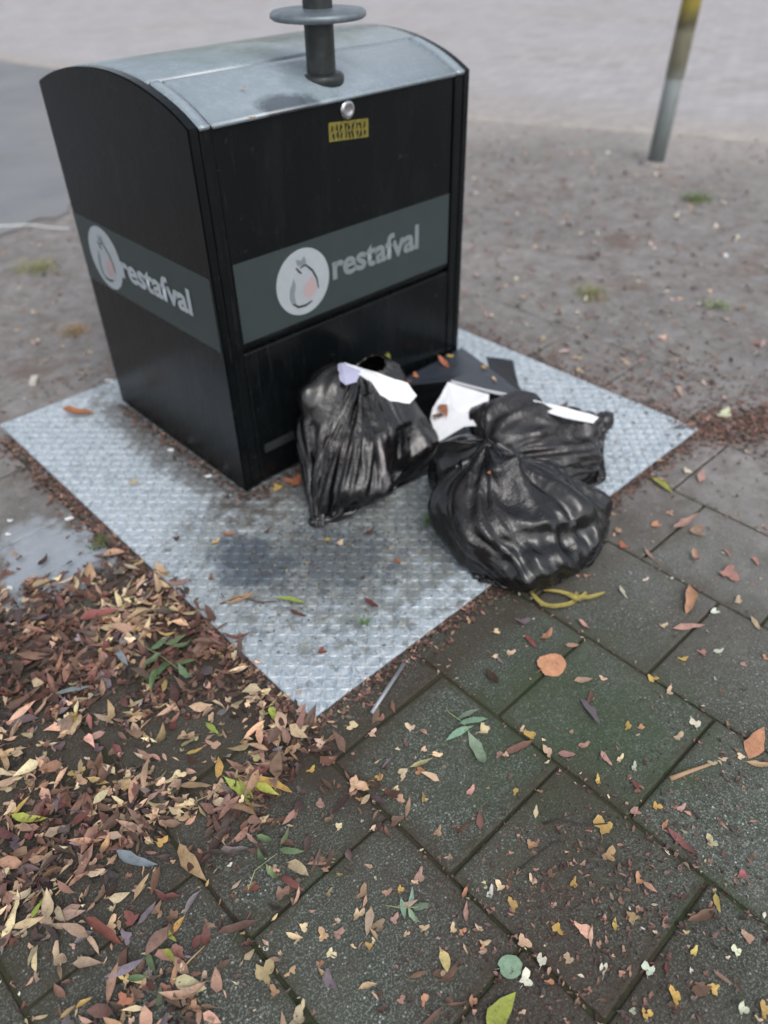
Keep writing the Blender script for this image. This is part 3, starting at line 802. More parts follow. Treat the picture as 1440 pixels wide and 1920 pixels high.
# ---------------------------------------------------------------- cardboard box, papers
def slab(name, pts, th, mat, parent=None, bend=0):
    """sheet through the given corners (3D), given real thickness"""
    P = [Vector(p) for p in pts]
    n = (P[1] - P[0]).cross(P[2] - P[0]).normalized()
    if n.z < 0: n = -n
    c = sum(P, Vector()) / len(P)
    bm = bmesh.new()
    top = [bm.verts.new(p) for p in P]; bot = [bm.verts.new(p - n * th) for p in P]
    k = len(P)
    ct = bm.verts.new(c + n * bend); cb = bm.verts.new(c + n * (bend - th))
    for i in range(k):
        j = (i + 1) % k
        bm.faces.new((top[i], top[j], ct)); bm.faces.new((bot[j], bot[i], cb)); bm.faces.new((top[j], top[i], bot[i], bot[j]))
    bmesh.ops.subdivide_edges(bm, edges=[e for e in bm.edges if e.calc_length() > .03], cuts=4, use_grid_fill=True)
    for v in bm.verts: v.co += n * (.0035 * noise.noise(v.co * 14) + .0022 * noise.noise(v.co * 45))
    bmesh.ops.recalc_face_normals(bm, faces=bm.faces[:])
    me = bpy.data.meshes.new(name); bm.to_mesh(me); bm.free()
    return obj(name, me, mat, parent)
def settle_at(root, objs):
    for o in objs: o.location = -Vector(root.location)
M_CARD = flat('dark_blue_card', lin(52, 58, 68), .42, var=.12, nscale=9)
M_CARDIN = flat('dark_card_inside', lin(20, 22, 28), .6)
M_PAPER = flat('white_paper', lin(232, 234, 238), .55, var=.03, nscale=8)
M_LILAC = flat('lilac_paper', lin(176, 178, 204), .5, var=.08, nscale=14)
bx = empty('cardboard_box', tuple(at(930, 760, 0)), 'flattened dark blue card box with white edged lid lying between the rubbish bags and container', 'box')
A_ = at(738, 722, .21); B_ = at(866, 652, .16); C_ = at(918, 690, .19); D_ = at(990, 746, .215); E_ = at(845, 713, .235)
parts = [slab('lid_panel', [A_, B_, C_, D_, E_], .004, M_CARD, bx, .004)]
parts.append(slab('side_flap', [at(912, 668, .14), at(962, 676, .10), at(972, 722, .10), at(992, 750, .17), C_ - Vector((0, 0, .006))], .003, M_CARDIN, bx))
parts.append(slab('front_wall', [E_ + Vector((0, 0, -.008)), D_ + Vector((0, 0, -.008)), at(985, 790, .10), at(855, 790, .12)], .004, M_CARDIN, bx))
rimp = [E_, at(915, 731, .228), D_, at(1010, 757, .20)]
vs_, fs_ = [], []
for p_ in rimp:
    for dz, dy in ((.001, 0), (.001, .006), (-.008, .006), (-.008, 0)): vs_.append(p_ + Vector((-dy * .4, -dy * .9, dz)))
for i in range(len(rimp) - 1):
    for k in range(4): fs_.append((4 * i + k, 4 * i + (k + 1) % 4, 4 * i + 4 + (k + 1) % 4, 4 * i + 4 + k))
fs_ += [(0, 3, 2, 1), (12, 13, 14, 15)]
parts.append(obj('white_edge', mesh('white_edge', vs_, fs_), M_PAPER, bx))
parts.append(slab('base_panel', [(1.02, .60, .012), (1.42, .62, .012), (1.46, .80, .012), (1.05, .80, .012)], .006, M_CARDIN, bx))
parts.append(slab('back_wall', [(1.04, .80, .012), (1.40, .80, .012), at(866, 654, .155), (1.05, .79, .18)], .004, M_CARDIN, bx))
settle_at(bx, parts)
# white card standing out of the biggest bag
wp = slab('white_card', [at(840, 716, .238), at(917, 740, .235), at(914, 775, .20), at(904, 798, .185), at(870, 800, .17), at(822, 828, .125), at(807, 786, .16), at(812, 765, .18), at(826, 742, .21)], .003, M_PAPER, None, .006)
tag(wp, 'blank white card standing between the two front bags with a brown leaf on it', 'paper')
wp2 = slab('white_sheet', [at(645, 679, .405), at(705, 699, .41), at(765, 717, .395), at(781, 742, .375), at(768, 757, .36), at(733, 752, .36), at(714, 740, .375), at(698, 717, .395), at(672, 700, .40)], .002, M_PAPER, None, .010)
tag(wp2, 'crumpled white sheet of paper lying over the mouth of the leaning bag', 'paper')
wp3 = slab('lilac_sheet', [at(626, 686, .39), at(640, 680, .405), at(676, 695, .405), at(668, 716, .385), at(648, 722, .375), at(628, 706, .38)], .002, M_LILAC, None, .008)
tag(wp3, 'small pale lilac paper scrap at the left end of the white sheet', 'paper')
wp4 = slab('white_strip', [at(1000, 751, .215), at(1060, 763, .20), at(1122, 782, .165), at(1112, 792, .16), at(1060, 782, .195), at(1022, 770, .21)], .003, M_PAPER, None, .006)
tag(wp4, 'long white paper strip lying along the top of the flatter rear bag', 'paper')

# ---------------------------------------------------------------- leaves
def leaf_shape(kind, r, seg=6):
    """unit leaf: base at x=-.5, tip at x=+.5; returns verts, faces"""
    vs, fs = [], []
    if kind in 'loe':
        wmax = {'l': .125, 'o': .24, 'e': .17}[kind] * r.uniform(.85, 1.15)
        bend = r.uniform(-.22, .22); curl = r.uniform(-.25, .65) if r.random() < .5 else r.uniform(-.1, .2); fold = r.uniform(-.3, 1.3); tw = r.uniform(-.6, .6)
        for i in range(seg + 1):
            t_ = i / seg; x = t_ - .5
            wd = wmax * (math.sin(math.pi * min(1, t_ ** (.75 if kind != 'l' else .9))) ** .8 + .02) * (1 - .25 * t_) * r.uniform(.78, 1.16)
            y = bend * (t_ - t_ * t_) * 1.6; z = curl * (t_ - .5) ** 2 * 2 + .05 * r.random()
            a = tw * (t_ - .5); zl = fold * wd * .8
            vs += [(x, y + wd * math.cos(a), z + zl + wd * math.sin(a)), (x, y, z), (x, y - wd * math.cos(a), z + zl - wd * math.sin(a))]
        for i in range(seg):
            b = 3 * i; fs += [(b, b + 1, b + 4, b + 3), (b + 1, b + 2, b + 5, b + 4)]
        # stalk
        b = len(vs); vs += [(-.5, .006, vs[1][2]), (-.5, -.006, vs[1][2]), (-.66, .03 * r.uniform(-2, 2), vs[1][2] + .02)]; fs.append((b, b + 1, b + 2))
    else:                                                     # 'f' small lobed leaf, 'r' round leaf
        n = 18 if kind == 'f' else 16
        lobes = 3 if kind == 'f' else 1; ph = r.uniform(0, .4)
        asp = r.uniform(.5, .95); cup = r.uniform(.3, 1.1) if kind == 'f' else r.uniform(.05, .3); q1, q2, q3 = r.uniform(0, 6), r.uniform(0, 6), r.uniform(0, 6)
        vs.append((0, 0, 0))
        for i in range(n):
            a = 2 * math.pi * i / n
            if kind == 'f': rad = .34 + .10 * math.sin(a * 3 + q1) + .08 * math.sin(a * 2 + q2) + .05 * math.sin(a * 5 + q3) + r.uniform(-.04, .04) + .05 * math.cos(a)
            else: rad = .46 + r.uniform(-.03, .02) - .10 * math.exp(-((a - math.pi) / .35) ** 2)
            x, y = rad * math.cos(a), rad * asp * math.sin(a)
            vs.append((x, y, cup * rad * rad * (1 + .8 * math.sin(2 * a + ph * 5)) + r.uniform(0, .05)))
        fs += [(0, 1 + i, 1 + (i + 1) % n) for i in range(n)]
        b = len(vs); vs += [(-.33, .015, .03), (-.33, -.015, .03), (-.62, r.uniform(-.08, .08), .06)]; fs.append((b, b + 1, b + 2))
    mz = min(v[2] for v in vs)
    return [(x, y, z - mz) for x, y, z in vs], fs

def leaf_mat(name, stuff):
    t = NT(name)
    if stuff:
        at_ = t.n('ShaderNodeAttribute'); at_.attribute_name = 'leafcol'; col = at_.outputs['Color']
    else: col = t.n('ShaderNodeObjectInfo').outputs['Color']
    n = t.noise(45, 4, .7); n2 = t.noise(160, 3, .7)
    hs = t.n('ShaderNodeHueSaturation'); t.l(t.ramp(n, [(.3, .72), (.7, 1.2)]), hs.inputs['Value']); t.l(col, hs.inputs['Color'])
    c = t.mix(t.ramp(n2, [(.58, 0.0), (.7, .55)]), hs.outputs[0], lin(70, 50, 38))
    t.set(color=c, rough=.55, spec=.35); t.bump(n2, .4, .0015)
    return t.m
M_LEAF = leaf_mat('leaf_surface', False); M_LITTER = leaf_mat('leaf_litter_surface', True)
LC = dict(c=(205, 178, 138), y=(190, 152, 72), o=(178, 126, 88), p=(168, 126, 110), b=(112, 80, 64), r=(122, 66, 58), w=(196, 196, 170),
          g=(86, 108, 70), m=(104, 92, 104), t=(172, 136, 96), l=(150, 158, 60), s=(136, 150, 148), d=(84, 56, 48), k=(140, 78, 76), q=(120, 148, 122), u=(172, 104, 68))
CN = dict(c='cream', y='yellow', o='orange', p='pinkish', b='brown', r='dark red', w='whitish', g='green', m='mauve grey', t='tan', l='yellow green', s='silvery grey', d='dark brown', k='pinkish red', q='grey green', u='rust orange')
KN = dict(l='narrow', o='oval', e='pointed', f='crumpled', r='round')
PROTO = {}
for k_ in 'loefr':
    rr = random.Random(ord(k_))
    for j_ in range(26 if k_ == 'f' else 12):
        v_, f_ = leaf_shape(k_, rr); me_ = mesh('leaf', v_, f_, True); me_.materials.append(M_LEAF); PROTO[k_, j_] = me_
def stuff_leaves(name, items, kindlabel):
    """items = (x, y, z, length, heading, kind, colour, tilt) joined in one mesh"""
    V, F, C_ = [], [], []
    rr = random.Random(5)
    cache = {(k, j): leaf_shape(k, rr, 4) for k in 'loefr' for j in range(24)}
    for (x, y, z, L, h, k, c, tl) in items:
        v_, f_ = cache[k, rr.randrange(24)]
        M_ = Matrix.Translation((x, y, z)) @ Matrix.Rotation(h, 4, 'Z') @ Matrix.Rotation(tl[0], 4, 'X') @ Matrix.Rotation(tl[1], 4, 'Y')
        A = np.array(M_); P = np.array(v_) * L
        b = len(V); P = P @ A[:3, :3].T + A[:3, 3]; P[:, 2] += max(0, z - P[:, 2].min()) * .8
        V.extend(P.tolist()); F.extend([tuple(b + q for q in f) for f in f_]); C_.extend([c] * len(v_))
    me = mesh(name, V, F, True)
    ca = me.color_attributes.new('leafcol', 'FLOAT_COLOR', 'POINT')
    ca.data.foreach_set('color', np.array(C_, dtype=np.float32).ravel())
    o = obj(name, me, M_LITTER); tag(o, kindlabel, kind='stuff'); return o
def jit(rgb, r, a=.18):
    k = 1 + r.uniform(-a, a); g = (rgb[0] * .3 + rgb[1] * .5 + rgb[2] * .2); c = lin(*[min(255, (x * .80 + g * .20) * k * (1 + r.uniform(-.04, .04))) for x in rgb]); return c

# leaves one can pick out: (u, v, kind, length in photo pixels, heading on the picture in degrees, colour[, place])
HAND = '''928 1232 f 18 10 c;955 1226 f 19 80 c;1033 1250 r 58 20 o;1094 1277 o 36 5 p;1105 1308 e 28 80 b;1224 1274 f 24 150 y;1254 1300 f 24 60 c;1304 1359 f 26 100 w;1270 1385 f 25 10 c;1177 1364 f 22 70 y;1200 1365 f 18 0 o;1104 1338 l 70 -58 m;770 1366 f 24 120 c;794 1407 f 18 40 c;817 1416 f 22 0 c;935 1417 f 22 70 p;905 1373 f 32 20 c;978 1371 f 18 50 c;995 1381 f 28 90 y;973 1401 l 62 25 b;1028 1413 f 30 110 c;1063 1415 o 34 -5 p;1092 1400 f 24 30 p;1137 1424 e 34 -50 p;1162 1425 f 22 60 c;1189 1441 f 24 90 w;1121 1466 f 20 100 y;1192 1478 e 30 -60 r;786 1447 f 22 0 o;755 1452 f 26 40 c;742 1481 f 18 30 c;750 1499 f 24 0 p;792 1497 l 24 90 y;882 1486 f 24 70 p;966 1486 f 20 90 y;1005 1522 e 26 85 c;821 1563 f 28 60 t;997 1588 f 26 80 o;786 1646 f 36 70 p;1231 1514 f 24 50 y;1276 1518 f 22 60 p;1247 1546 e 22 60 o;1188 1525 f 30 10 p;1130 1552 f 44 80 y;1142 1605 f 34 30 t;1332 1581 f 32 60 c;1355 1545 l 34 -50 p;1275 1582 l 74 -42 k;1391 1642 f 24 60 k;1197 1652 f 26 90 o;1032 1642 f 28 60 b;1075 1659 f 26 70 y;938 1665 f 24 90 c;999 1654 f 26 110 c;919 1678 f 26 80 w;907 1661 f 18 80 c;962 1700 f 30 90 y;872 1675 e 26 70 o;874 1712 l 40 88 p;955 1652 l 34 85 b;739 1724 f 24 0 p;725 1675 f 20 40 p;751 1670 f 20 80 y;794 1741 f 20 30 c;849 1745 f 24 70 c;866 1748 f 18 0 o;1045 1744 f 26 90 y;1153 1736 e 26 90 y;1184 1722 f 30 10 t;1345 1695 e 38 -75 y;1402 1760 f 30 80 p;1380 1785 f 24 90 w;1301 1786 f 22 80 y;1251 1815 e 26 90 r;1315 1715 l 60 25 b;1215 1820 f 30 80 w;1131 1820 f 30 90 w;1065 1800 f 24 60 c;1015 1803 f 32 80 w;955 1814 r 50 10 q;985 1838 f 36 60 w;981 1772 f 36 60 c;1030 1842 f 22 10 o;905 1781 f 18 20 o;795 1877 f 28 90 o;886 1880 f 26 90 o;752 1876 f 20 0 p;842 1876 f 20 0 b;940 1900 o 92 55 l;1265 1872 f 36 90 y;1212 1904 f 28 80 y;1392 1895 f 32 80 w;1432 1897 f 32 80 y;1337 1855 f 28 40 y;1315 1855 o 40 10 b;1355 1835 l 46 -40 p;1418 1395 o 62 65 o;1424 1432 l 52 -5 t;1387 1420 f 20 0 c;1332 1432 f 20 0 c;1355 1425 f 18 0 c;1280 1237 f 20 0 y;1315 1225 f 20 0 p;1344 1224 f 18 60 w;1434 1235 f 16 60 o;1391 1247 f 18 0 p;
1242 911 l 50 -38 l;1315 893 e 26 70 p;1288 887 f 20 60 w;1256 964 f 18 60 p;1227 987 f 28 10 o;1159 1000 f 22 60 p;1167 1025 f 26 30 u;1217 1042 l 28 -50 p;1209 1089 f 18 40 w;1169 1112 l 30 -60 w;1302 1050 e 26 -70 p;1363 1039 e 20 -60 p;1415 1054 e 22 -60 p;1288 1125 l 54 85 o;1290 1180 l 60 5 p;1382 1129 f 22 30 c;1338 1150 f 24 30 w;1415 1171 l 32 -60 c;1242 1175 f 20 0 c;1344 1223 f 20 0 w;930 1185 f 18 0 c;957 1225 f 18 30 c;1023 1196 f 32 40 o;996 1204 l 36 -50 r;1073 1212 o 26 -10 p;1094 1175 e 28 -40 p;1356 780 f 42 30 w;1302 1000 f 42 0 p;1285 985 l 54 30 p;1365 1080 f 48 10 p;1242 635 f 22 30 c;1417 646 f 22 60 p;1173 681 f 20 0 c;1080 673 f 18 0 c;1086 698 f 18 30 c;1017 635 f 18 0 c;1265 410 f 22 20 w;1140 292 f 18 60 w;1235 860 o 24 0 p;
140 1302 l 64 15 s;260 1615 l 82 -20 s;232 1240 l 44 -58 s;400 1373 e 32 -40 l;515 1350 e 34 -65 l;368 1415 e 34 20 y;410 1446 e 42 88 y;367 1484 l 66 2 t;447 1488 l 64 -40 l;463 1500 l 72 -68 l;512 1480 l 82 -22 y;420 1520 f 42 30 p;496 1543 f 24 20 c;60 1538 l 70 -5 l;45 1520 l 54 50 y;80 1600 e 48 35 t;165 1583 l 66 2 t;205 1595 e 44 70 t;185 1643 o 36 20 c;270 1670 l 56 58 t;365 1625 l 92 -55 t;200 1755 l 84 -36 r;450 1745 l 84 22 b;550 1657 e 54 -36 k;602 1620 l 54 5 p;75 1712 l 46 60 l;320 1760 e 36 -40 l;340 1740 e 40 60 y;320 1800 e 36 -50 l;288 1812 e 40 -68 g;263 1840 e 44 5 g;302 1873 e 40 82 g;330 1835 e 40 80 t;163 1887 e 36 30 y;235 1880 f 34 0 u;132 1902 e 38 40 t;232 1912 e 36 80 t;360 1870 f 22 0 o;280 1720 l 56 50 m;210 1267 f 24 0 p;142 1350 f 22 0 y;207 1345 e 44 88 t;310 1390 e 40 80 t;190 1165 o 74 20 k;70 1440 f 22 40 c;250 1480 e 30 20 y;305 1585 f 28 0 y;610 1630 f 22 0 p;630 1730 f 22 60 c;605 1755 f 30 60 t;558 1762 f 22 80 c;620 1790 f 26 30 c;600 1810 f 20 80 o;545 1825 f 26 40 t;515 1865 f 26 70 t;565 1895 f 30 80 c;634 1752 f 26 10 p;692 1775 f 18 80 y;690 1470 f 22 0 y;710 1460 f 20 10 y;675 1500 f 18 0 o;660 1490 f 18 30 p;700 1555 f 18 30 c;635 1553 f 22 60 c;600 1395 f 30 20 c;583 1445 f 20 20 y;660 1362 f 26 0 c;697 1377 f 24 20 c;588 1350 f 18 0 c;
150 781 e 62 0 u;430 1002 l 32 -5 u;402 1018 f 20 30 y;745 1052 f 18 0 u;637 1020 f 22 10 c;612 1013 f 16 10 y;452 1126 l 60 12 t;545 1130 l 60 -8 l;696 1134 l 38 -40 r;602 1224 f 26 20 r;500 998 f 18 30 d;548 905 f 40 20 u;520 915 f 26 0 y;680 1085 f 16 0 d;690 1000 f 24 20 d;395 1085 f 18 30 b;560 1150 l 34 -20 d;330 1010 f 18 0 d;250 905 f 20 0 c;75 1180 e 40 10 t;'''
items = []
for ent in HAND.replace('\n', '').split(';'):
    if not ent.strip(): continue
    u, v, k, L, a, c = ent.split(); items.append((float(u), float(v), k, float(L), float(a), c))
def in_plate(x, y): return 0 < x < PLX and 0 < y < PLY
def where(u, v, p):
    if in_plate(p.x, p.y):
        if v > 1080: return 'on steel plate near its front corner'
        if u < 400: return 'on the steel plate left of the container'
        return 'on the dirty middle of the steel plate'
    if v < 560: return 'on soil between container and pole'
    if p.y > 0 and p.x > PLX - .25: return 'on the soil beyond the far edge of the plate'
    if u < 560 and v > 1080: 
        if v > 1700: return 'in the thin bottom end of the leaf bed'
        if v > 1400: return 'on leaf bed below the plate corner'
        return 'on the thick leaf bed beside the steel plate'
    if u < 300: return 'on the stained tile left of the steel plate'
    if u > 1130 and v < 1260: return 'on paving right of the biggest bag'
    if 940 < u < 1330 and 1190 < v < 1480: return 'on the green mossy tile'
    if v > 1740: return 'on dark earthy tiles at the bottom'
    if u > 1130: return 'on tiles right below the mossy tile'
    if v < 1480: return 'between plate corner and mossy tile'
    return 'on dark tiles under the plate corner'
def leaf_label(k, c, Lw, w_):
    sz = 'tiny' if Lw < .018 else 'small' if Lw < .032 else 'medium' if Lw < .06 else 'large'
    return f'{sz} {KN[k]} {CN[c]} leaf {w_}'
NLEAF = 0
lr = random.Random(21)
def put_leaf(p, k, L, heading, c, w_, z=None, tilt=None):
    global NLEAF
    o = obj('fallen_leaf', PROTO[k, lr.randrange(26 if k == 'f' else 12)])
    o.location = (p[0], p[1], (surf(p[0], p[1]) if z is None else z) + .0006)
    o.rotation_euler = (tilt or (lr.gauss(0, .10), lr.gauss(0, .08))) + (heading,)
    o.location.z += abs(o.rotation_euler.y) * L * .35 + abs(o.rotation_euler.x) * L * .1
    o.scale = (L, L, L * lr.uniform(.6, 1.1)); o.color = jit(LC[c], lr, .10)
    lab = leaf_label(k, c, L, w_)
    tag(o, lab, 'leaf', 'fallen leaves: ' + lab); NLEAF += 1
    return o
for (u, v, k, L, a, c) in items:
    p = at(u, v, TZ)
    if in_plate(p.x, p.y): p = at(u, v, .003)
    du, dv = math.cos(math.radians(a)) * L / 2, -math.sin(math.radians(a)) * L / 2
    q0, q1 = at(u - du, v - dv, p.z), at(u + du, v + dv, p.z)
    d = q1 - q0; Lw = d.length
    if k in 'fr': Lw = (at(u + L / 2, v, p.z) - at(u - L / 2, v, p.z)).length * 1.05
    bed = .012 if (u < 520 and v > 1100 and not in_plate(p.x, p.y)) else 0
    put_leaf(p, k, Lw, math.atan2(d.y, d.x), c, where(u, v, p), z=surf(p.x, p.y) + bed)

# the leaf bed and scattered litter, sampled on the ground well past the frame
def poly_in(x, y, P):
    r = False; j = len(P) - 1
    for i in range(len(P)):
        if (P[i][1] > y) != (P[j][1] > y) and x < (P[j][0] - P[i][0]) * (y - P[i][1]) / (P[j][1] - P[i][1]) + P[i][0]: r = not r
        j = i
    return r
def w2(u, v): p = at(u, v, TZ); return (p.x, p.y)
BED = [w2(*q) for q in ((-60, 1060), (60, 1105), (150, 1110), (215, 1045), (300, 1075), (590, 1352), (660, 1415), (560, 1440), (520, 1500), (430, 1540), (410, 1640), (330, 1680), (300, 1790), (390, 1860), (330, 1960), (100, 2000))] + [(-1.3, -.1), (-1.5, .5), (-1.1, 1.25)]
GAPS = [(w2(165, 1400), .060), (w2(235, 1280), .035), (w2(200, 1330), .045), (w2(130, 1850), .08), (w2(30, 1880), .10), (w2(400, 1760), .06), (w2(350, 1580), .05)]
WARM = [((120, 90, 74), 5), ((142, 108, 86), 5), ((166, 130, 100), 4), ((92, 70, 60), 5), ((182, 148, 114), 3), ((124, 72, 64), 2), ((198, 170, 132), 2), ((116, 104, 108), 3), ((176, 150, 92), 1), ((84, 70, 70), 3)]
WC = [c for c, n in WARM for _ in range(n)]
lit = []
DARKC = [(96, 68, 56), (112, 80, 66), (84, 60, 52), (126, 88, 70), (106, 64, 56), (132, 98, 82), (74, 58, 52)]
LIGHTC = [(186, 156, 120), (170, 140, 112), (202, 176, 136), (158, 126, 104), (178, 160, 116), (190, 150, 120)]
def litcol(x, y):
    q = noise.noise(Vector((x * 3.5, y * 3.5, 11))) + lr2.gauss(0, .25) + (.12 if y < .35 else -.12)
    return lr2.choice(DARKC) if q < -.12 else lr2.choice(LIGHTC) if q > .22 else lr2.choice(WC)
lr2 = random.Random(99)
n_try = 0
while len(lit) < 4300 and n_try < 60000:
    n_try += 1
    x, y = lr2.uniform(-1.6, .35), lr2.uniform(-.75, 1.5)
    if in_plate(x, y) and not (x < .02 or y < .02): continue
    if not poly_in(x + lr2.gauss(0, .06), y + lr2.gauss(0, .06), BED): continue
    g = min(math.hypot(x - c[0], y - c[1]) / r for c, r in GAPS)
    if g < 1 and lr2.random() > .12: continue
    dens = .36 + 1.1 * noise.noise(Vector((x * 4.2, y * 4.2, 1))) + (.45 if y + x * .9 > .25 else 0)
    if lr2.random() > dens: continue
    k = lr2.choice('lleeeoooffff'); L = (.020 + .062 * lr2.random() ** 1.6) * (1.15 if k == 'l' else .85)
    if k == 'f': L = lr2.uniform(.016, .034)
    layer = lr2.random() ** 1.5
    lit.append((x, y, TZ + .001 + layer * .017, L, lr2.uniform(0, 6.28), k, jit([min(255, q_ * 1.07) for q_ in litcol(x, y)], lr2, .18), (lr2.gauss(0, .38), lr2.gauss(0, .30))))
for _ in range(900):                                          # thinner scatter round the bed
    x, y = lr2.gauss(-.45, .34), lr2.gauss(.05, .34)
    if in_plate(x, y) or x < -1.5 or y < -.9: continue
    lit.append((x, y, TZ + .001 + .004 * lr2.random(), .014 + .045 * lr2.random() ** 1.8, lr2.uniform(0, 6.28), lr2.choice('lleeofff'), jit(litcol(x, y), lr2, .2), (lr2.gauss(0, .25), lr2.gauss(0, .22))))
stuff_leaves('leaf_litter', lit, 'thick bed of brown and tan fallen leaves beside the steel plate')

# fragments: along the plate's rims, at the container's foot, in the joints and over the soil
frag = []
def spray(n, fn, cols, L0, L1, kinds='fefo', zz_=None, flatn=.15):
    for _ in range(n):
        x, y = fn()
        if BX0 - .004 < x < BX1 and BY0 - .004 < y < BY1: continue
        z = surf(x, y) if zz_ is None else zz_
        frag.append((x, y, z + lr2.random() * .003, lr2.uniform(L0, L1), lr2.uniform(0, 6.28), lr2.choice(kinds), jit(lr2.choice(cols), lr2, .2), (lr2.gauss(0, flatn), lr2.gauss(0, flatn))))
def bedpt():
    while True:
        x, y = lr2.uniform(-1.5, .35), lr2.uniform(-.7, 1.45)
        if not in_plate(x, y) and poly_in(x, y, BED) and min(math.hypot(x - c[0], y - c[1]) / r for c, r in GAPS) > .9 and lr2.random() < .5 + 1.5 * noise.noise(Vector((x * 4.2, y * 4.2, 1))): return x, y
RUST = [(100, 72, 62), (120, 84, 70), (86, 62, 54), (136, 100, 84), (158, 120, 100), (74, 56, 50), (84, 74, 70)]
PALE = [(196, 172, 136), (176, 148, 122), (150, 120, 104), (196, 190, 168), (164, 128, 104), (120, 98, 88)]
spray(2600, bedpt, [(70, 54, 50), (58, 44, 42), (88, 66, 58), (104, 80, 68), (46, 38, 38)], .010, .034, 'ffeol', TZ + .001, .3)
spray(1500, lambda: (-abs(lr2.gauss(0, .035)) - .002, lr2.uniform(-.03, 1.75)), RUST, .006, .028)
spray(1300, lambda: (lr2.uniform(-.03, 1.9), -abs(lr2.gauss(0, .028)) - .002), RUST, .005, .024)
spray(1100, lambda: (PLX + abs(lr2.gauss(0, .05)) + .002, lr2.uniform(-.25, 1.9)), RUST, .006, .022)
spray(1500, lambda: (lambda a, b: (PLX + a * .75 + lr2.gauss(0, .05), -.05 - a * .45 + lr2.gauss(0, .05) + b))(lr2.random(), lr2.gauss(0, .05)), RUST, .006, .024)
spray(420, lambda: (BX0 - abs(lr2.gauss(0, .025)) - .003, lr2.uniform(BY0 - .03, BY1)), RUST + [(60, 54, 48)] * 3, .005, .022)
spray(500, lambda: (lr2.uniform(BX0, BX1 + .05), BY0 - abs(lr2.gauss(0, .035)) - .002), RUST + [(60, 54, 48)] * 3, .005, .024)
spray(800, lambda: (lr2.gauss(.45, .20), lr2.gauss(.45, .16)), [(84, 78, 72), (70, 62, 58), (120, 104, 84), (96, 64, 52), (150, 140, 110)], .003, .013)
spray(700, lambda: (lr2.gauss(.15, .28), lr2.gauss(-.78, .14)), RUST, .005, .020)
spray(300, lambda: (lr2.gauss(.05, .12), lr2.gauss(-.62, .10)), RUST, .004, .016)
spray(420, lambda: (lr2.uniform(-.8, 1.9), lr2.uniform(-1.3, -.02)), PALE, .006, .018, 'fffo')
spray(700, lambda: (lr2.gauss(2.10, .18), lr2.gauss(.25, .30)), RUST, .006, .024)
spray(1300, lambda: (lr2.uniform(1.85, 5.6), lr2.uniform(-1.0, 4.2)), PALE + RUST, .014, .042, 'ffoe')
spray(500, lambda: (lr2.uniform(-.6, 3.6), lr2.uniform(1.9, 4.6)), PALE + RUST[3:], .012, .036, 'ffoe')
spray(330, lambda: (lr2.uniform(1.9, 4.6), lr2.uniform(-.6, 3.2)), [(168, 146, 132), (184, 170, 150), (150, 126, 114), (140, 112, 98), (176, 160, 148)], .030, .060, 'ffe', None, .35)
spray(110, lambda: (lr2.uniform(-.3, 1.3), lr2.uniform(1.95, 4.2)), [(168, 146, 132), (184, 170, 150), (150, 126, 114)], .022, .045, 'ffe', None, .35)
spray(900, lambda: (lambda a: (PLX + .02 + a * .5 + lr2.gauss(0, .07), .02 - a * .35 + lr2.gauss(0, .06)))(lr2.random()), [(124, 88, 74), (144, 104, 88), (104, 74, 64)], .010, .030)
spray(500, lambda: (lr2.gauss(1.0, .45), lr2.gauss(1.97, .05)), RUST, .008, .026)
spray(300, lambda: (lr2.gauss(2.0, .3), lr2.gauss(-.05, .3)), RUST, .006, .02)
spray(900, lambda: (lr2.choice([-.038 + c_ * TILE for c_ in range(-4, 6)]) + lr2.gauss(0, .012), lr2.uniform(-1.6, -.01)), RUST + PALE, .004, .015)
frag = [f for f in frag if f[0] < kerb_x(f[1]) + .3]
stuff_leaves('leaf_crumbs', frag, 'scattered small leaf fragments and crumbs along plate edges, joints and soil')
# dust-like grains of earth along the rims and on the dirty plate
gv, gf = [], []
def grain(x, y, z, s):
    b = len(gv)
    for dx, dy, dz in ((1, 0, 0), (-.5, .87, 0), (-.5, -.87, 0), (0, 0, 1.1)): gv.append((x + dx * s * lr2.uniform(.6, 1.2), y + dy * s, z + dz * s))
    gf.extend([(b, b + 1, b + 3), (b + 1, b + 2, b + 3), (b + 2, b, b + 3)])
for _ in range(5000):
    m = lr2.random()
    if m < .22: x, y = -abs(lr2.gauss(0, .02)), lr2.uniform(0, PLY)
    elif m < .42: x, y = lr2.uniform(0, PLX), -abs(lr2.gauss(0, .018))
    elif m < .62: x, y = lr2.gauss(.46, .2), lr2.gauss(.47, .16)
    elif m < .75: x, y = BX0 - abs(lr2.gauss(0, .02)), lr2.uniform(BY0, BY1)
    elif m < .85: x, y = lr2.uniform(BX0, BX1), BY0 - abs(lr2.gauss(0, .025))
    else: x, y = lr2.gauss(.1, .3), lr2.gauss(-.78, .15)
    grain(x, y, surf(x, y) - .001, lr2.uniform(.0012, .0035))
tag(obj('earth_grains', mesh('earth_grains', gv, gf), flat('dark_earth', lin(60, 48, 40), .9, var=.4, nscale=90)), 'dark earth grains gathered along the plate rims', kind='stuff')

